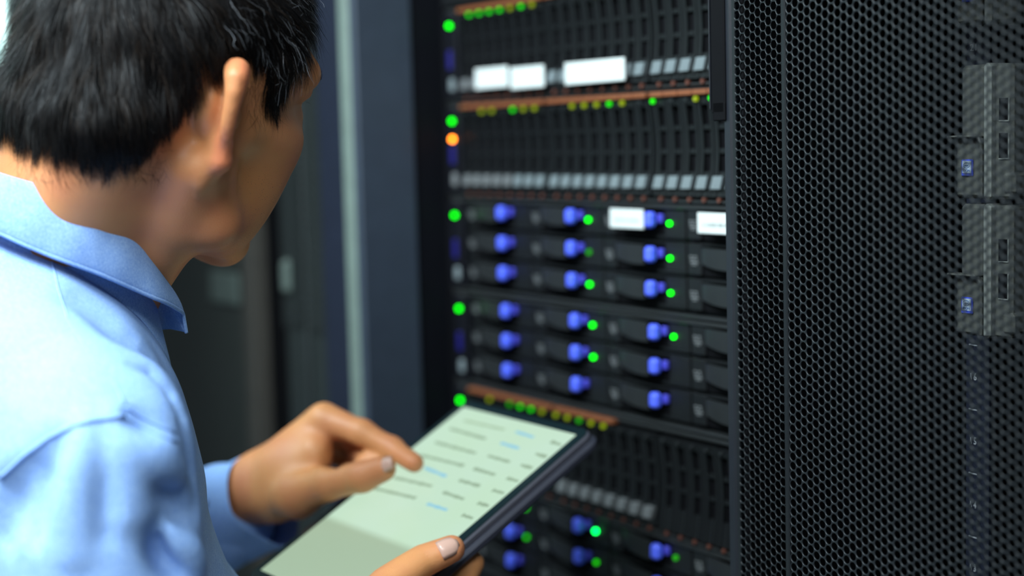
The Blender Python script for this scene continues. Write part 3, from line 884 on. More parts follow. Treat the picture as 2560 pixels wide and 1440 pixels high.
def skin_mat():
    m = mat('skin', (0.42, 0.215, 0.105), 0.48, spec=0.45, sss=0.12)
    nt = m.node_tree; b = nt.nodes['Principled BSDF']; tc = nt.nodes['Texture Coordinate']
    def nz(scale, det=3):
        n = nt.nodes.new('ShaderNodeTexNoise'); n.inputs['Scale'].default_value = scale; n.inputs['Detail'].default_value = det
        nt.links.new(tc.outputs['Object'], n.inputs['Vector']); return n
    def ramp(src, a, b2):
        r = nt.nodes.new('ShaderNodeMapRange'); r.inputs[1].default_value = a; r.inputs[2].default_value = b2
        nt.links.new(src, r.inputs[0]); return r
    def mix(fac, A, Bc):
        x = nt.nodes.new('ShaderNodeMix'); x.data_type = 'RGBA'
        nt.links.new(fac, x.inputs['Factor'])
        if isinstance(A, tuple): x.inputs['A'].default_value = (*A, 1)
        else: nt.links.new(A, x.inputs['A'])
        if isinstance(Bc, tuple): x.inputs['B'].default_value = (*Bc, 1)
        else: nt.links.new(Bc, x.inputs['B'])
        return x.outputs['Result']
    c = mix(ramp(nz(22).outputs['Fac'], .35, .65).outputs[0], (0.66, 0.285, 0.108), (0.60, 0.225, 0.100))
    # sparse stubble and pores where the beard grows (painted by the beard weight of the mesh)
    at_ = nt.nodes.new('ShaderNodeAttribute'); at_.attribute_name = 'beard'
    vo = nt.nodes.new('ShaderNodeTexVoronoi'); vo.inputs['Scale'].default_value = 800
    nt.links.new(tc.outputs['Object'], vo.inputs['Vector'])
    dot = ramp(vo.outputs['Distance'], .24, .10)
    sel = ramp(nz(180, 1).outputs['Fac'], .48, .58)
    mu = nt.nodes.new('ShaderNodeMath'); mu.operation = 'MULTIPLY'; nt.links.new(dot.outputs[0], mu.inputs[0]); nt.links.new(sel.outputs[0], mu.inputs[1])
    mu2 = nt.nodes.new('ShaderNodeMath'); mu2.operation = 'MULTIPLY'; nt.links.new(mu.outputs[0], mu2.inputs[0]); nt.links.new(at_.outputs['Fac'], mu2.inputs[1])
    c = mix(mu2.outputs[0], c, (0.10, 0.055, 0.035))
    a2 = nt.nodes.new('ShaderNodeAttribute'); a2.attribute_name = 'flush'
    c = mix(a2.outputs['Fac'], c, (0.74, 0.225, 0.105))
    nt.links.new(c, b.inputs['Base Color'])
    v2 = nt.nodes.new('ShaderNodeTexVoronoi'); v2.inputs['Scale'].default_value = 1100
    nt.links.new(tc.outputs['Object'], v2.inputs['Vector'])
    bp = nt.nodes.new('ShaderNodeBump'); bp.inputs['Strength'].default_value = 0.25; bp.inputs['Distance'].default_value = 0.0004
    nt.links.new(v2.outputs['Distance'], bp.inputs['Height']); nt.links.new(bp.outputs['Normal'], b.inputs['Normal'])
    return m
M['skin'] = skin_mat()
man = bpy.data.objects.new('person', None); COL.objects.link(man)
man.location = (-0.34, 1.0, 0.0)
tag(man, 'dark-haired man in light blue shirt, head bowed over the tablet he holds and taps', 'person')
MOFF = np.array([-340.0, 1000.0, -1500.0])
def man_part(name, V, Q, m, parent=None, smooth=True):
    me = np_mesh(name, np.asarray(V) - MOFF, Q, m, smooth)
    return link(name, me, parent or man)
import bmesh
def close_holes(o):
    bm = bmesh.new(); bm.from_mesh(o.data)
    bmesh.ops.holes_fill(bm, edges=[e for e in bm.edges if e.is_boundary], sides=24)
    for f_ in bm.faces: f_.smooth = True
    bm.to_mesh(o.data); bm.free()
body = man_part('body', Vb, Qb, M['skin'])
close_holes(body)
# vertex weights: beard area and flushed ears / knuckles
Lh = tohead(Vb)
def sst(x, a, b): t = np.clip((x - a) / (b - a), 0, 1); return t * t * (3 - 2 * t)
beard = sst(Lh[:, 1], -8, 25) * sst(-Lh[:, 2], 8, 40) * sst(-Lh[:, 2], 150, 110)
flush = sst(np.abs(Lh[:, 0]), 74, 82) * sst(50 - np.abs(Lh[:, 2]), 0, 10) * sst(25 - np.abs(Lh[:, 1] + 10), 0, 10) * .8
for nm, arr in (('beard', beard), ('flush', flush)):
    a = body.data.attributes.new(nm, 'FLOAT', 'POINT'); a.data.foreach_set('value', arr.astype(np.float32))
# eyes
for s_ in (-1, 1):
    import bmesh
    bm = bmesh.new(); bmesh.ops.create_uvsphere(bm, u_segments=20, v_segments=12, radius=.0118)
    me = bpy.data.meshes.new('eyeball'); bm.to_mesh(me); bm.free()
    me.materials.append(mat('eye_white', (0.7, 0.72, 0.7), .15, noise=.03)); me.polygons.foreach_set('use_smooth', [True] * len(me.polygons))
    e = link('eyeball', me, man, (hd(s_ * 33, 68.5, 17) - MOFF) / 1000)
    me = MB().disc(0, 0, 5.4, -.6, .6, 20).mesh('iris', mat('dark_iris', (0.02, 0.012, 0.01), .1, noise=.1))
    g_ = link('iris', me, e); gd = unit(HM @ np.array([0, .93, -.36])); g_.location = Vector(gd * .0115); g_.rotation_euler = Vector(gd).to_track_quat('Y', 'Z').to_euler()

# finger nails
def nail(pos, axis, out, w=6.0, l=6.5):
    axis = unit(axis); out = unit(out - axis * (out @ axis)); side = np.cross(axis, out)
    V = []; n = 7
    for i in range(n):
        for j in range(n):
            a = (i / (n - 1) - .5) * 2; b = (j / (n - 1) - .5) * 2
            ww = w * (1 - .12 * max(0, b) ** 2 * 2)
            V.append(pos + side * a * ww + axis * b * l * (1 - .12 * a * a) - out * (a * a * w * .42) + out * 1.0 - out * max(0, -b) ** 3 * 1.1 - out * max(0, b) ** 3 * .8)
    Q = [(i * n + j, i * n + j + 1, (i + 1) * n + j + 1, (i + 1) * n + j) for i in range(n - 1) for j in range(n - 1)]
    o = man_part('fingernail', V, Q, M['nail'])
    sm = o.modifiers.new('thick', 'SOLIDIFY'); sm.thickness = .0006; sm.offset = 0
    return o
M['nail'] = mat('nail', (0.62, 0.38, 0.30), .25, noise=.05)
tn = TR[:, 2]
def nail_on(x, y, axis, w, l):
    h_ = MAN.hit(x, y, 900, 1500)
    if h_ is not None: nail(h_, axis, MAN.grad(h_[None])[0], w, l)
nail_on(1122, 1366, P(1128, 1372, 1080) - P(1058, 1402, 1070), 6.6, 7.5)
nail_on(962, 1160, P(958, 1172, 1168) - P(905, 1192, 1176), 5.8, 6.8)

# ================================================================== hair
def hairline(f):
    xs = [-120, -75, -58, -40, -28, -20, -8, 6, 12, 18, 27, 33, 40, 54, 68, 80, 120]
    ys = [-22, -20, -16, 14, 33, 42, 46, 44, 34, 22, 18, 28, 48, 71, 84, 90, 92]
    return np.interp(f, xs, ys)
Hb = Body(); Hb.p = list(HEADP)
Hb.cap(NKT, NBOT, 51, 50, 26)
for s_ in (-1, 1): Hb.cap(hd(s_ * 26, -62, -8), tb(s_ * 24, -34, -30), 26, 28, 26)
tri = Qb
cen = Vb[tri].mean(1); Lc = tohead(cen)
msk = (Lc[:, 2] > hairline(Lc[:, 1]) + noise3(cen, .17, 5) * 9) & (np.linalg.norm(Lc - np.array([0, -10, 40]), axis=1) < 112)
ear_zone = (np.abs(Lc[:, 0]) > 64) & (Lc[:, 1] > -40) & (Lc[:, 1] < 12) & (Lc[:, 2] < 46)
ear_zone |= (np.abs(Lc[:, 0]) > 78) & (Lc[:, 1] > -40) & (Lc[:, 1] < 14)
msk &= ~ear_zone
ids = np.nonzero(msk)[0]
e1 = Vb[tri[ids, 1]] - Vb[tri[ids, 0]]; e2 = Vb[tri[ids, 3]] - Vb[tri[ids, 0]]
ar = np.linalg.norm(np.cross(e1, e2), axis=1)
def grow(n, length, wid, seed, gray=0.0, lift=1.0, jit=0.25, roots=None):
    r = np.random.default_rng(seed)
    if roots is None:
        pk = r.choice(ids, n, p=ar / ar.sum())
        a, b = r.random((2, n, 1))
        q = Vb[tri[pk]]
        X = (q[:, 0] * (1 - a) + q[:, 1] * a) * (1 - b) + (q[:, 3] * (1 - a) + q[:, 2] * a) * b
    else: X = roots; n = len(X)
    Lr = tohead(X)
    edge = np.clip((Lr[:, 2] - hairline(Lr[:, 1])) / 45, 0, 1)           # 0 at the hairline, 1 well inside
    front = sst(Lr[:, 1], 30, 75)
    ln = length * (.50 + .50 * edge) * (0.75 + .5 * r.random(n)) 
    lft = (1.2 + 11.5 * sst(edge, 0, 1)) * lift * (.25 + .75 * r.random(n) ** .6) * np.clip(1 + .9 * noise3(X, .30, seed + 9), .35, 1.9)
    # clump noise
    cl = np.stack([noise3(X, .16, seed + 1) + 1.1 * noise3(X, .45, seed + 4), noise3(X, .16, seed + 2) + 1.1 * noise3(X, .45, seed + 5), noise3(X, .16, seed + 3)], 1)
    whorl = hd(8, -62, 108)
    st = 7
    out = [X]; p = X.copy()
    for k in range(1, st):
        t = k / (st - 1)
        N = Hb.grad(p)
        fl = p - whorl; fl /= np.linalg.norm(fl, axis=1, keepdims=True) + 1e-9
        side = sst(tohead(p)[:, 2], 90, 20)[:, None]
        d = fl * (1 - .75 * side) + (-Zh * 1.0 + Tt * .10)[None] * (.25 + .9 * side)
        d += HM[:, 1][None] * (front * (.1 + 1.0 * sst(Lr[:, 2], 92, 112)))[:, None]
        d += cl * .42 + r.normal(size=(n, 3)) * jit * .35
        d -= N * (d * N).sum(1, keepdims=True)
        d /= np.linalg.norm(d, axis=1, keepdims=True) + 1e-9
        step = (ln / (st - 1))[:, None]
        p = p + d * step
        want = lft * (1 - (1 - t) ** 1.7) + .3 + front * edge * 6 * t
        D = Hb.ev(p)
        p = p + N * (want - D)[:, None]
        out.append(p.copy())
    P_ = np.stack(out, 1)                                                # n,st,3
    tang = np.diff(P_, axis=1); tang = np.concatenate([tang, tang[:, -1:]], 1)
    N0 = Hb.grad(X)
    sd = np.cross(tang, N0[:, None] + r.normal(size=(n, 1, 3)) * .55); sd /= np.linalg.norm(sd, axis=2, keepdims=True) + 1e-9
    wd = wid * (0.7 + .6 * r.random((n, 1, 1))) * np.linspace(1, .12, st)[None, :, None] ** .7
    V = np.stack([P_ - sd * wd, P_ + sd * wd], 2).reshape(-1, 3)
    base = (np.arange(n) * st * 2)[:, None]
    Q = np.concatenate([base + np.array([[2 * k, 2 * k + 1, 2 * k + 3, 2 * k + 2]]) for k in range(st - 1)], 0)
    return V, Q
def hair_mat(name, col, rough, spec):
    m = mat(name, col, rough, spec=spec, noise=.3, nscale=90)
    return m
M['hair'] = hair_mat('black_hair', (0.0045, 0.004, 0.0045), 0.40, 0.20)
M['hair_brown'] = hair_mat('brown_black_hair', (0.020, 0.011, 0.006), 0.45, 0.22)
M['hair_grey'] = hair_mat('grey_hair', (0.36, 0.38, 0.42), 0.4, 0.6)
V, Q = grow(62000, 33, .14, 11)
h = man_part('hair', V, Q, M['hair'], smooth=True); tag(h, 'short black hair', kind='stuff')
V, Q = grow(15000, 25, .12, 31, lift=1.05, jit=.6)
h2 = man_part('brown_hair_strands', V, Q, M['hair_brown'], smooth=True); tag(h2, 'brownish strands among the black hair', kind='stuff')
# grey strands above the ear
gm = (Lc[ids, 0] > 30) & (Lc[ids, 1] > -30) & (Lc[ids, 1] < 45) & (Lc[ids, 2] > 36) & (Lc[ids, 2] < 100)
gi = ids[gm]; rg = np.random.default_rng(5)
V, Q = grow(0, 30, .13, 41, lift=1.4, jit=1.3, roots=Vb[tri[rg.choice(gi, 300)]].mean(1) + rg.normal(size=(300, 3)) * .4)
h3 = man_part('grey_hair_strands', V, Q, M['hair_grey'], smooth=True); tag(h3, 'scattered grey hairs above the ear', kind='stuff')
# thin scalp cap so that the roots are dark
capq = tri[msk]
uq, inv = np.unique(capq, return_inverse=True)
Ncap = Hb.grad(Vb[uq])
inside = np.clip((tohead(Vb[uq])[:, 2] - hairline(tohead(Vb[uq])[:, 1])) / 30, 0, 1)
cap_o = man_part('scalp_cap', Vb[uq] + Ncap * (.25 + 1.6 * inside[:, None]), inv.reshape(-1, 4), M['hair'], smooth=True)
cap_o.name = 'short_undercoat'; tag(cap_o, 'dense short undercoat of the hair', kind='stuff')
# fine hairs on the nape, sideburn wisps, brow and lashes
def wisps(name, roots, dirs, ln, wid, label, m='hair', lift=.5, seed=1):
    r = np.random.default_rng(seed); n = len(roots); st = 5
    P_ = [roots]; p = roots.copy(); d = dirs / np.linalg.norm(dirs, axis=1, keepdims=True)
    curl = r.normal(size=(n, 3)) * .35
    for k in range(1, st):
        N = Hb.grad(p); dd = d + curl * k * .4; dd -= N * (dd * N).sum(1, keepdims=True) * .9
        dd /= np.linalg.norm(dd, axis=1, keepdims=True)
        p = p + dd * (ln / (st - 1))[:, None] if hasattr(ln, '__len__') else p + dd * ln / (st - 1)
        D = MAN.ev(p); p = p + N * (np.maximum(lift * k * .5, .3) - D)[:, None] * (1 if lift < 2 else 0)
        P_.append(p.copy())
    P_ = np.stack(P_, 1); tg = np.diff(P_, axis=1); tg = np.concatenate([tg, tg[:, -1:]], 1)
    sd = np.cross(tg, Hb.grad(roots)[:, None]); sd /= np.linalg.norm(sd, axis=2, keepdims=True) + 1e-9
    wd = wid * np.linspace(1, .15, st)[None, :, None]
    V = np.stack([P_ - sd * wd, P_ + sd * wd], 2).reshape(-1, 3)
    Q = np.concatenate([(np.arange(n) * st * 2)[:, None] + np.array([[2 * k, 2 * k + 1, 2 * k + 3, 2 * k + 2]]) for k in range(st - 1)], 0)
    o = man_part(name, V, Q, M[m]); tag(o, label, kind='stuff'); return o
r_ = np.random.default_rng(9)
def surf_roots(xy):
    out = []
    for x, y in xy:
        h_ = MAN.hit(x, y)
        if h_ is not None: out.append(h_)
    return np.array(out)
nap = surf_roots([(x, y) for x, y in zip(r_.uniform(40, 420, 420), r_.uniform(360, 455, 420) - 0)])
wisps('nape_hairs', nap, np.tile(-Zh + _vs * .25, (len(nap), 1)) + r_.normal(size=(len(nap), 3)) * .5, r_.uniform(6, 14, len(nap)), .07, 'fine dark hairs on the nape', seed=2)
sb = surf_roots([(x, y) for x, y in zip(r_.uniform(615, 720, 160), r_.uniform(150, 300, 160))])
wisps('sideburn_wisps', sb, np.tile(-Zh + _vs * .1, (len(sb), 1)) + r_.normal(size=(len(sb), 3)) * .3, r_.uniform(8, 18, len(sb)), .08, 'wispy sideburn hairs', seed=3)
for s_ in (-1, 1):
    br = np.array([hd(s_ * (14 + 38 * t), 99 - 26 * t * t, 35 + 5 * math.sin(t * 3) + j) for t in np.linspace(0, 1, 60) for j in (-2.2, -1, 0, 1.2)])
    br -= Hb.grad(br) * Hb.ev(br)[:, None]
    wisps('eyebrow', br, np.tile(HM @ np.array([s_ * .8, -.3, .25]), (len(br), 1)) + r_.normal(size=(len(br), 3)) * .2, r_.uniform(6, 9, len(br)), .16, 'black eyebrow', seed=4)
    ls = np.array([hd(s_ * (22 + 22 * t), 86 - 8 * t, 17.5) for t in np.linspace(0, 1, 34)])
    wisps('eyelashes', ls, np.tile(HM @ np.array([s_ * .15, .9, -.1]), (len(ls), 1)) + r_.normal(size=(len(ls), 3)) * .12, np.full(len(ls), 8.0), .13, 'short dark eyelashes', lift=3, seed=6)
# ================================================================== shirt
SHM = np.stack([St, Tt, Zh], 1)
SH = Body()
SH.cap(tb(0, -26, -40), tb(148, -22, -84), 58, 52, 40)            # shoulder slopes
SH.cap(tb(0, -26, -40), tb(-148, -22, -84), 58, 52, 40)
SH.ell(tb(0, -28, -190), (165, 100, 175), 50, SHM)
SH.ell(tb(60, 8, -150), (82, 55, 105), 40, SHM)
SH.ell(tb(-62, 14, -150), (85, 58, 105), 40, SHM)
SH.ell(tb(0, -62, -150), (150, 75, 130), 40, SHM)
SH.cap(tb(26, -54, -10), tb(115, -40, -64), 53, 52, 30); SH.cap(tb(-26, -54, -10), tb(-115, -40, -68), 50, 50, 30)                # upper back
SH.cap(tb(-40, 6, -300), tb(-40, -10, -520), 106, 104, 60)
SH.cap(tb(40, 12, -300), tb(40, -6, -520), 108, 104, 60)
SH.cap(SR, ER, 55, 54, 22)
SH.cap(ER, WR - unit(WR - ER) * 30, 52, 37, 18)
SH.cap(SL, EL, 62, 54, 22)
ELc = EL + (at(560, 1290, 1290) - EL) * 1.0
SH.cap(EL, ELc, 52, 44, 18)
# hollow for the neck
SH.cap(NB + Tt * 6 + Zh * 10, NB + Tt * 26 + Zh * -40, 56, 36, 6, sub=True)
baseSH = Body(); baseSH.p = list(SH.p)
def fold(path, r, depth, k=10, sub=True):
    depth = depth * 1.6
    pts = []
    pp = [(a[0] + (c[0] - a[0]) * i / 3, a[1] + (c[1] - a[1]) * i / 3) for a, c in zip(path[:-1], path[1:]) for i in range(3)] + [path[-1]]
    for (x, y) in pp:
        h_ = baseSH.hit(x, y)
        if h_ is None: continue
        g_ = baseSH.grad(h_[None], 2.0)[0]
        pts.append(h_ + g_ * (r - depth) if sub else h_ - g_ * (r - depth))
    if len(pts) > 1:
        n = len(pts); off = [math.sin(math.pi * (i + .6) / (n + .2)) for i in range(n)]
        SH.poly(pts, [r - depth * (1 - o_) for o_ in off], k * 1.4, sub)
# valleys and ridges of the right sleeve and shoulder
fold([(252, 1070), (262, 1140), (268, 1240), (262, 1330)], 9, 5.0, 9)
fold([(178, 1090), (150, 1130), (120, 1190), (98, 1270), (80, 1340)], 9, 5.5, 10)
fold([(60, 1190), (30, 1260), (10, 1340)], 10, 5, 10)
fold([(215, 1070), (205, 1150), (190, 1250), (180, 1380)], 10, 2.5, 10, False)
fold([(300, 1060), (310, 1150), (320, 1280)], 10, 2.5, 10, False)
fold([(335, 1050), (375, 1090), (430, 1140)], 7, 4, 8)
fold([(368, 1165), (410, 1195), (450, 1235), (488, 1270)], 9, 6, 9)
fold([(345, 1110), (400, 1150), (450, 1185)], 9, 3, 10, False)
fold([(405, 1330), (425, 1365), (455, 1400), (470, 1440)], 13, 8, 10)
fold([(430, 1330), (470, 1375), (500, 1420)], 8, 4, 8, False)
fold([(330, 912), (380, 930), (425, 975), (455, 1030), (475, 1100), (490, 1180), (497, 1250)], 5, 4.0, 5)
fold([(215, 760), (270, 800), (330, 850), (370, 890)], 16, 3, 12)
def shirt_disp(P):
    return noise3(P, .045, 21) * 1.3 + noise3(P, .11, 22) * .5
allp = [q[7] for q in SH.p if not q[6]]; allq = [q[8] for q in SH.p if not q[6]]
Vs, Qs = SH.mesh(3.0, np.min(allp, 0) - 8, np.max(allq, 0) + 8, disp=shirt_disp)
def shirt_mat():
    m = mat('chambray', (0.33, 0.52, 0.88), 0.85, spec=0.2)
    nt = m.node_tree; b = nt.nodes['Principled BSDF']; tc = nt.nodes['Texture Coordinate']
    mp = nt.nodes.new('ShaderNodeMapping'); mp.inputs['Rotation'].default_value = (0.5, 0.4, 0.6); nt.links.new(tc.outputs['Object'], mp.inputs['Vector'])
    def thread(sx, sy, sz):
        m2 = nt.nodes.new('ShaderNodeMapping'); m2.inputs['Scale'].default_value = (sx, sy, sz); nt.links.new(mp.outputs['Vector'], m2.inputs['Vector'])
        w_ = nt.nodes.new('ShaderNodeTexNoise'); w_.inputs['Scale'].default_value = 1100; w_.inputs['Detail'].default_value = 0
        nt.links.new(m2.outputs['Vector'], w_.inputs['Vector']); return w_
    wx, wz = thread(1, 1, .22), thread(.22, 1, 1)
    mu = nt.nodes.new('ShaderNodeMath'); mu.operation = 'MULTIPLY'
    nt.links.new(wx.outputs['Fac'], mu.inputs[0]); nt.links.new(wz.outputs['Fac'], mu.inputs[1])
    n = nt.nodes.new('ShaderNodeTexNoise'); n.inputs['Scale'].default_value = 900; nt.links.new(tc.outputs['Object'], n.inputs['Vector'])
    ad = nt.nodes.new('ShaderNodeMath'); ad.operation = 'ADD'; nt.links.new(mu.outputs[0], ad.inputs[0]); nt.links.new(n.outputs['Fac'], ad.inputs[1])
    mr = nt.nodes.new('ShaderNodeMapRange'); mr.inputs[1].default_value = .48; mr.inputs[2].default_value = 1.02; nt.links.new(ad.outputs[0], mr.inputs[0])
    x = nt.nodes.new('ShaderNodeMix'); x.data_type = 'RGBA'
    x.inputs['A'].default_value = (0.225, 0.395, 0.80, 1); x.inputs['B'].default_value = (0.36, 0.55, 0.90, 1)
    nt.links.new(mr.outputs[0], x.inputs['Factor']); nt.links.new(x.outputs['Result'], b.inputs['Base Color'])
    bp = nt.nodes.new('ShaderNodeBump'); bp.inputs['Strength'].default_value = .12; bp.inputs['Distance'].default_value = .0004
    nt.links.new(ad.outputs[0], bp.inputs['Height']); nt.links.new(bp.outputs['Normal'], b.inputs['Normal'])
    return m
M['shirt'] = shirt_mat()
M['seam'] = M['shirt']
shirt = man_part('shirt', Vs, Qs, M['shirt']); close_holes(shirt); shirt['label'] = 'light blue chambray shirt'
def seam(path, r=.8, off=0.0, name='seam'):
    pts = []
    for a, b_ in zip(path[:-1], path[1:]):
        n = max(2, int(math.dist(a, b_) / 14))
        for i in range(n): pts.append((a[0] + (b_[0] - a[0]) * i / n, a[1] + (b_[1] - a[1]) * i / n))
    pts.append(path[-1])
    hs = []
    for q in pts:
        h_ = SH.hit(*q)
        if h_ is not None:
            h_ = h_ + SH.grad(h_[None], 1.5)[0] * (off - shirt_disp(h_[None])[0])
            hs.append(h_ - MOFF)
    if len(hs) > 2:
        b = MB(); b.tube(hs, r, 6); return b.build(name, M['shirt'], shirt, smooth=True)
seam([(0, 1196), (60, 1140), (120, 1095), (180, 1065), (230, 1050), (280, 1042), (315, 1038)], 1.3)
seam([(315, 1038), (345, 1062), (395, 1088), (440, 1108)], 1.1)
seam([(316, 1015), (350, 1040), (400, 1066), (438, 1082)], .8)
seam([(130, 650), (145, 720), (170, 800), (220, 880), (290, 960), (315, 1010)], .6)

# ---- collar: band and fold as one cloth strip around the neck
def collar_strip():
    # angle 0 = nape, 90 = right side, 180 = throat.  columns: angle, top radius, top height, lower radius, lower height
    tab = np.array([
        [0, 71, 76, 84, 46], [25, 71, 73, 86, 42], [45, 71, 67, 89, 35], [70, 71, 58, 92, 17], [90, 70, 53, 94, 3], [115, 67, 27, 92, -17], [135, 63, 1, 86, -29], [155, 58, -17, 76, -38], [172, 56, -28, 67, -42]])
    A = np.linspace(-172, 172, 140)
    rows = 12
    V = []
    def ring(a, k):
        q = [np.interp(abs(a), tab[:, 0], tab[:, j]) for j in range(1, 5)]
        d = St * math.sin(math.radians(a)) - Tt * math.cos(math.radians(a))
        if k < 4:                                       # inner band rising from the shirt to the fold
            t = k / 4; r_ = q[0] - 2 + 12.0 * (1 - t); z = q[1] - 58 * (1 - t)
        else:
            t = (k - 4) / (rows - 5)
            r_ = q[0] + (q[2] - q[0]) * (1 - (1 - t) ** 1.6) + 1.5
            z = q[1] + (q[3] - q[1]) * t
        p = NB + d * r_ + Zh * z + (St * .30 + Tt * .06) * max(0, z + 12) + St * 4
        wr = noise3(p[None], .10, 33)[0] * 1.6 + noise3(p[None], .26, 34)[0] * .6
        return p + d * wr * (0.3 + .7 * (k >= 4))
    e_ = ring(138, rows - 1)
    Dt = float(e_[1] * _cp - e_[2] * _sp)
    tipR = at(466, 832, Dt + 6)
    v_ = tipR - NB; tipL = NB + v_ - 2 * St * (v_ @ St)
    for a in A:
        for k in range(rows):
            if k >= 4 and abs(a) > 138:                 # the flap runs out into its pointed end
                t = (k - 4) / (rows - 5); s1 = (abs(a) - 138) / 34
                p = ring(math.copysign(138 + 34 * s1 * .42 * (1 - t), a), k)
                p = p * (1 - s1) + (tipR if a > 0 else tipL) * s1
            else: p = ring(a, k)
            V.append(p)
    V = np.array(V); n = len(A)
    Q = [(i * rows + k, (i + 1) * rows + k, (i + 1) * rows + k + 1, i * rows + k + 1) for i in range(n - 1) for k in range(rows - 1)]
    return V, Q, rows, n
Vc, Qc, rows_, nA = collar_strip()
col = man_part('collar', Vc, Qc, M['shirt']); col.parent = shirt
sd_ = col.modifiers.new('cloth', 'SOLIDIFY'); sd_.thickness = .0018; sd_.offset = 0
ss_ = col.modifiers.new('smooth', 'SUBSURF'); ss_.levels = 1; ss_.render_levels = 1
Vg = Vc.reshape(nA, rows_, 3)
b = MB(); b.tube(Vg[:, -1] - MOFF, 1.35, 6); b.tube([p for p in Vg[-1, 4:] - MOFF], 1.35, 6); b.tube([p for p in Vg[0, 4:] - MOFF], 1.35, 6)
b.build('collar_edge', M['shirt'], shirt, smooth=True)

# ---- left cuff around the wrist
def cuff(c0, c1, r0, r1, name, flare=0.0):
    ax = unit(c1 - c0); u_ = unit(np.cross(ax, Zh)); v_ = np.cross(ax, u_)
    V = []; n = 40; rows = [(0, r0, 0), (.3, r0 + .6, 0), (.7, r1, 0), (1.0, r1 + .8, 0), (1.02, r1 - .6, 0), (.9, r1 - 2.2, 0), (.3, r0 - 3, 0)]
    for (t, r, _) in rows:
        for i in range(n):
            th = 2 * math.pi * i / n
            rr = r * (1 + .035 * math.sin(3 * th + 1) + .02 * math.sin(5 * th)) + flare * max(0, math.cos(th - 1.9)) ** 6 * t
            V.append(c0 + (c1 - c0) * t + u_ * math.cos(th) * rr + v_ * math.sin(th) * rr)
    Q = [(k * n + i, k * n + (i + 1) % n, (k + 1) * n + (i + 1) % n, (k + 1) * n + i) for k in range(len(rows) - 1) for i in range(n)]
    o = man_part(name, V, Q, M['shirt']); o.parent = shirt
    s2 = o.modifiers.new('smooth', 'SUBSURF'); s2.levels = 1; s2.render_levels = 2
    return o
cuff(at(535, 1305, 1296), at(652, 1242, 1266), 41, 37, 'cuff', 10)
_ax = unit(WR - ER)
cuff(WR - _ax * 62, WR - _ax * 8, 41, 36, 'cuff', 4)
# button on the front edge
hb = SH.hit(528, 1262)
if hb is not None:
    gb = SH.grad(hb[None])[0]
    o = MB().disc(0, 0, 4.5, -1, 1, 16).build('button', mat('dark_button', (.05, .06, .10), .3, noise=.1), shirt, loc=(hb - MOFF) / 1000)
    o.rotation_euler = Vector(gb).to_track_quat('Y', 'Z').to_euler()

# ---- trousers and shoes, below the frame
TS = Body()
TS.cap(tb(-62, -25, -575), tb(62, -25, -575), 92, 92, 40)
for s_ in (-1, 1):
    hip = tb(s_ * 85, -25, -610); kn = tb(s_ * 95, 0, -1000); an = tb(s_ * 100, -25, -1370)
    TS.chain([hip, kn, an], [82, 62, 50], 20)
allp = [q[7] for q in TS.p]; allq = [q[8] for q in TS.p]
V, Q = TS.mesh(9.0, np.min(allp, 0) - 20, np.max(allq, 0) + 20)
man_part('trousers', V, Q, mat('dark_trousers', (.02, .022, .03), .8, noise=.2))
for s_ in (-1, 1):
    F_ = Body()
    an = tb(s_ * 100, -25, 0); an[2] = -1500 + 42
    F_.cap(an + Tt * -35, an + Tt * 150 - Zh * 8, 40, 34, 20); F_.cap(an, an + Zh * 60, 40, 42, 20)
    # flat sole
    V, Q = F_.mesh(7.0, np.min([q[7] for q in F_.p], 0) - 15, np.max([q[8] for q in F_.p], 0) + 15)
    V[:, 2] = np.maximum(V[:, 2], -1499.5)
    man_part('shoe', V, Q, mat('black_shoe_leather', (.01, .01, .01), .3, noise=.1))

# ================================================================== tablet
tab = bpy.data.objects.new('tablet', None); COL.objects.link(tab)
tm = Matrix([list(TR[0]), list(TR[1]), list(TR[2])]).to_4x4(); tm.translation = Vector(wm(TT)); tab.matrix_world = tm
tag(tab, 'tablet in a dark case showing a pale green list, held in both hands', 'tablet')
W_, H_ = 136.0, 218.0
def rrect(x0, x1, y0, y1, r, n=7):
    out = []
    for cx, cy, a0 in ((x1 - r, y1 - r, 0), (x0 + r, y1 - r, 90), (x0 + r, y0 + r, 180), (x1 - r, y0 + r, 270)):
        for i in range(n): a = math.radians(a0 + 90 * i / (n - 1)); out.append((cx + r * math.cos(a), cy + r * math.sin(a)))
    return out
def slab_(name, x0, x1, y0, y1, z0, z1, r, m, parent, bev=.8):
    o = rrect(x0, x1, y0, y1, r); i = rrect(x0 + bev, x1 - bev, y0 + bev, y1 - bev, max(.2, r - bev)); n = len(o)
    V = [(x, y, z0) for x, y in i] + [(x, y, z0 + bev) for x, y in o] + [(x, y, z1 - bev) for x, y in o] + [(x, y, z1) for x, y in i]
    F = [tuple(range(n - 1, -1, -1)), tuple(range(3 * n, 4 * n))] + [(k * n + j, k * n + (j + 1) % n, (k + 1) * n + (j + 1) % n, (k + 1) * n + j) for k in range(3) for j in range(n)]
    b = MB(); b.add(V, F); return b.build(name, m, parent)
M['tab_body'] = mat('tablet_black', (.012, .016, .022), .25, noise=.1)
M['tab_rim'] = mat('tablet_rim', (.075, .075, .095), .35, noise=.1)
M['tab_teal'] = mat('tablet_glass_edge', (.006, .018, .022), .2, noise=.1)
M['tab_case'] = mat('tablet_case', (.030, .032, .048), .5, noise=.15)
slab_('glass_plate', -W_ - 7, 7.5, -H_ - 9, 9, -1.2, 0.0, 8, M['tab_teal'], tab, .4)
slab_('tablet_body', -W_ - 8, 9, -H_ - 10, 10, -7.0, -1.0, 9, M['tab_rim'], tab, 1.4)
slab_('protective_case', -W_ - 10, 12.5, -H_ - 12, 12.5, -14.5, -6.2, 11, M['tab_case'], tab, 2.4)
sc_mat = mat('screen_glow', (.02, .02, .02), .3, emit=(.50, .70, .50), es=1.0)
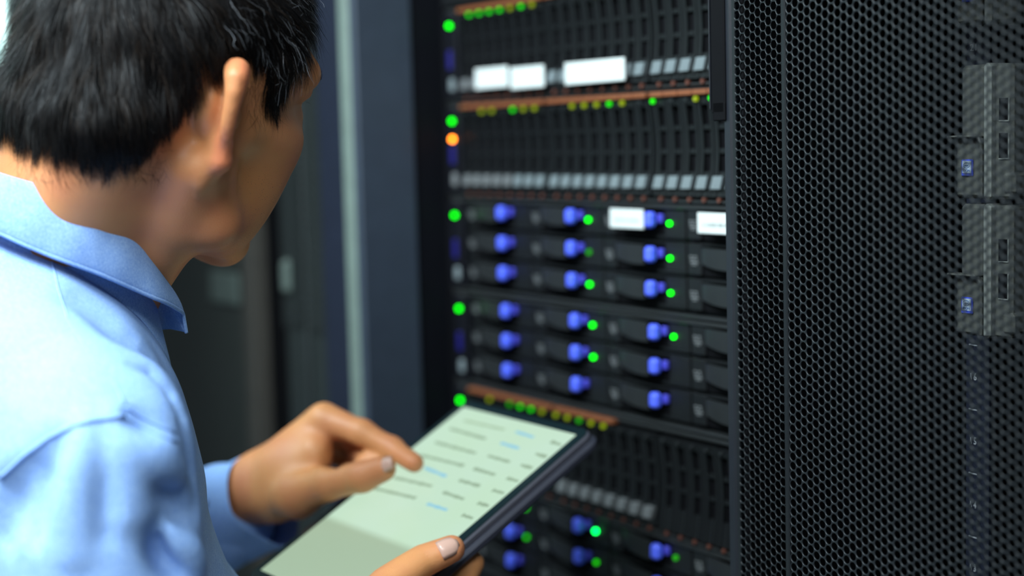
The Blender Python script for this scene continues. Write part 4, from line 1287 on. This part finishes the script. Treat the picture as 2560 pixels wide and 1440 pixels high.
nt = sc_mat.node_tree; bs = nt.nodes['Principled BSDF']; tc = nt.nodes['Texture Coordinate']
sep = nt.nodes.new('ShaderNodeSeparateXYZ'); nt.links.new(tc.outputs['Object'], sep.inputs[0])
mr = nt.nodes.new('ShaderNodeMapRange'); mr.inputs[1].default_value = -.155; mr.inputs[2].default_value = -.148; nt.links.new(sep.outputs['Y'], mr.inputs[0])
nz = nt.nodes.new('ShaderNodeTexNoise'); nz.inputs['Scale'].default_value = 14; nt.links.new(tc.outputs['Object'], nz.inputs['Vector'])
mx0 = nt.nodes.new('ShaderNodeMix'); mx0.data_type = 'RGBA'; mx0.inputs['A'].default_value = (.53, .75, .52, 1); mx0.inputs['B'].default_value = (.57, .78, .66, 1)
nt.links.new(nz.outputs['Fac'], mx0.inputs['Factor'])
mx = nt.nodes.new('ShaderNodeMix'); mx.data_type = 'RGBA'; mx.inputs['A'].default_value = (.37, .50, .35, 1)
nt.links.new(mx0.outputs['Result'], mx.inputs['B'])
nt.links.new(mr.outputs[0], mx.inputs['Factor']); nt.links.new(mx.outputs['Result'], bs.inputs['Emission Color'])
scr = MB().box(-W_, 0, -H_, 0, 0.0, .25).build('screen', sc_mat, tab); scr['label'] = 'lit pale green screen'
M['txt'] = mat('screen_text', (.02, .03, .02), .6, emit=(.26, .37, .25), es=1.0, noise=.05)
M['txt_light'] = mat('screen_text_light', (.02, .03, .02), .6, emit=(.36, .50, .34), es=1.0, noise=.05)
M['txt_blue'] = mat('screen_text_blue', (.02, .03, .04), .6, emit=(.22, .55, .74), es=1.0, noise=.05)
def words(segs, m, name):
    b = MB(); r = random.Random(4)
    for (xa, ya, xb, yb) in segs:
        a = tabl(xa, ya); c = tabl(xb, yb)
        x = a[0]
        while x < c[0]:
            y = a[1] + (c[1] - a[1]) * (x - a[0]) / max(1e-6, c[0] - a[0])
            ww = r.uniform(1.0, 2.0); hh = r.choice([1.3, 1.3, 1.9])
            b.box(x, min(c[0], x + ww), y - hh, y + hh, .25, .33)
            x += ww + .35
    b.build(name, m, tab)
words([(1125, 1072, 1215, 1098), (1088, 1106, 1190, 1134), (1050, 1138, 1160, 1165), (985, 1194, 1080, 1216), (930, 1220, 1040, 1246),
       (1220, 1140, 1275, 1156), (1185, 1172, 1238, 1188), (1148, 1201, 1200, 1216), (1108, 1231, 1160, 1249),
       (1378, 1105, 1402, 1113), (1340, 1135, 1366, 1143), (1303, 1163, 1330, 1171), (1268, 1196, 1296, 1204), (1232, 1226, 1260, 1234), (1195, 1258, 1222, 1266), (1156, 1288, 1182, 1297)], M['txt'], 'list_text')
words([(1160, 1052, 1262, 1075)], M['txt_light'], 'header_text')
words([(1290, 1080, 1334, 1094), (1252, 1108, 1298, 1122), (1062, 1170, 1116, 1192), (1068, 1260, 1118, 1276)], M['txt_blue'], 'link_text')
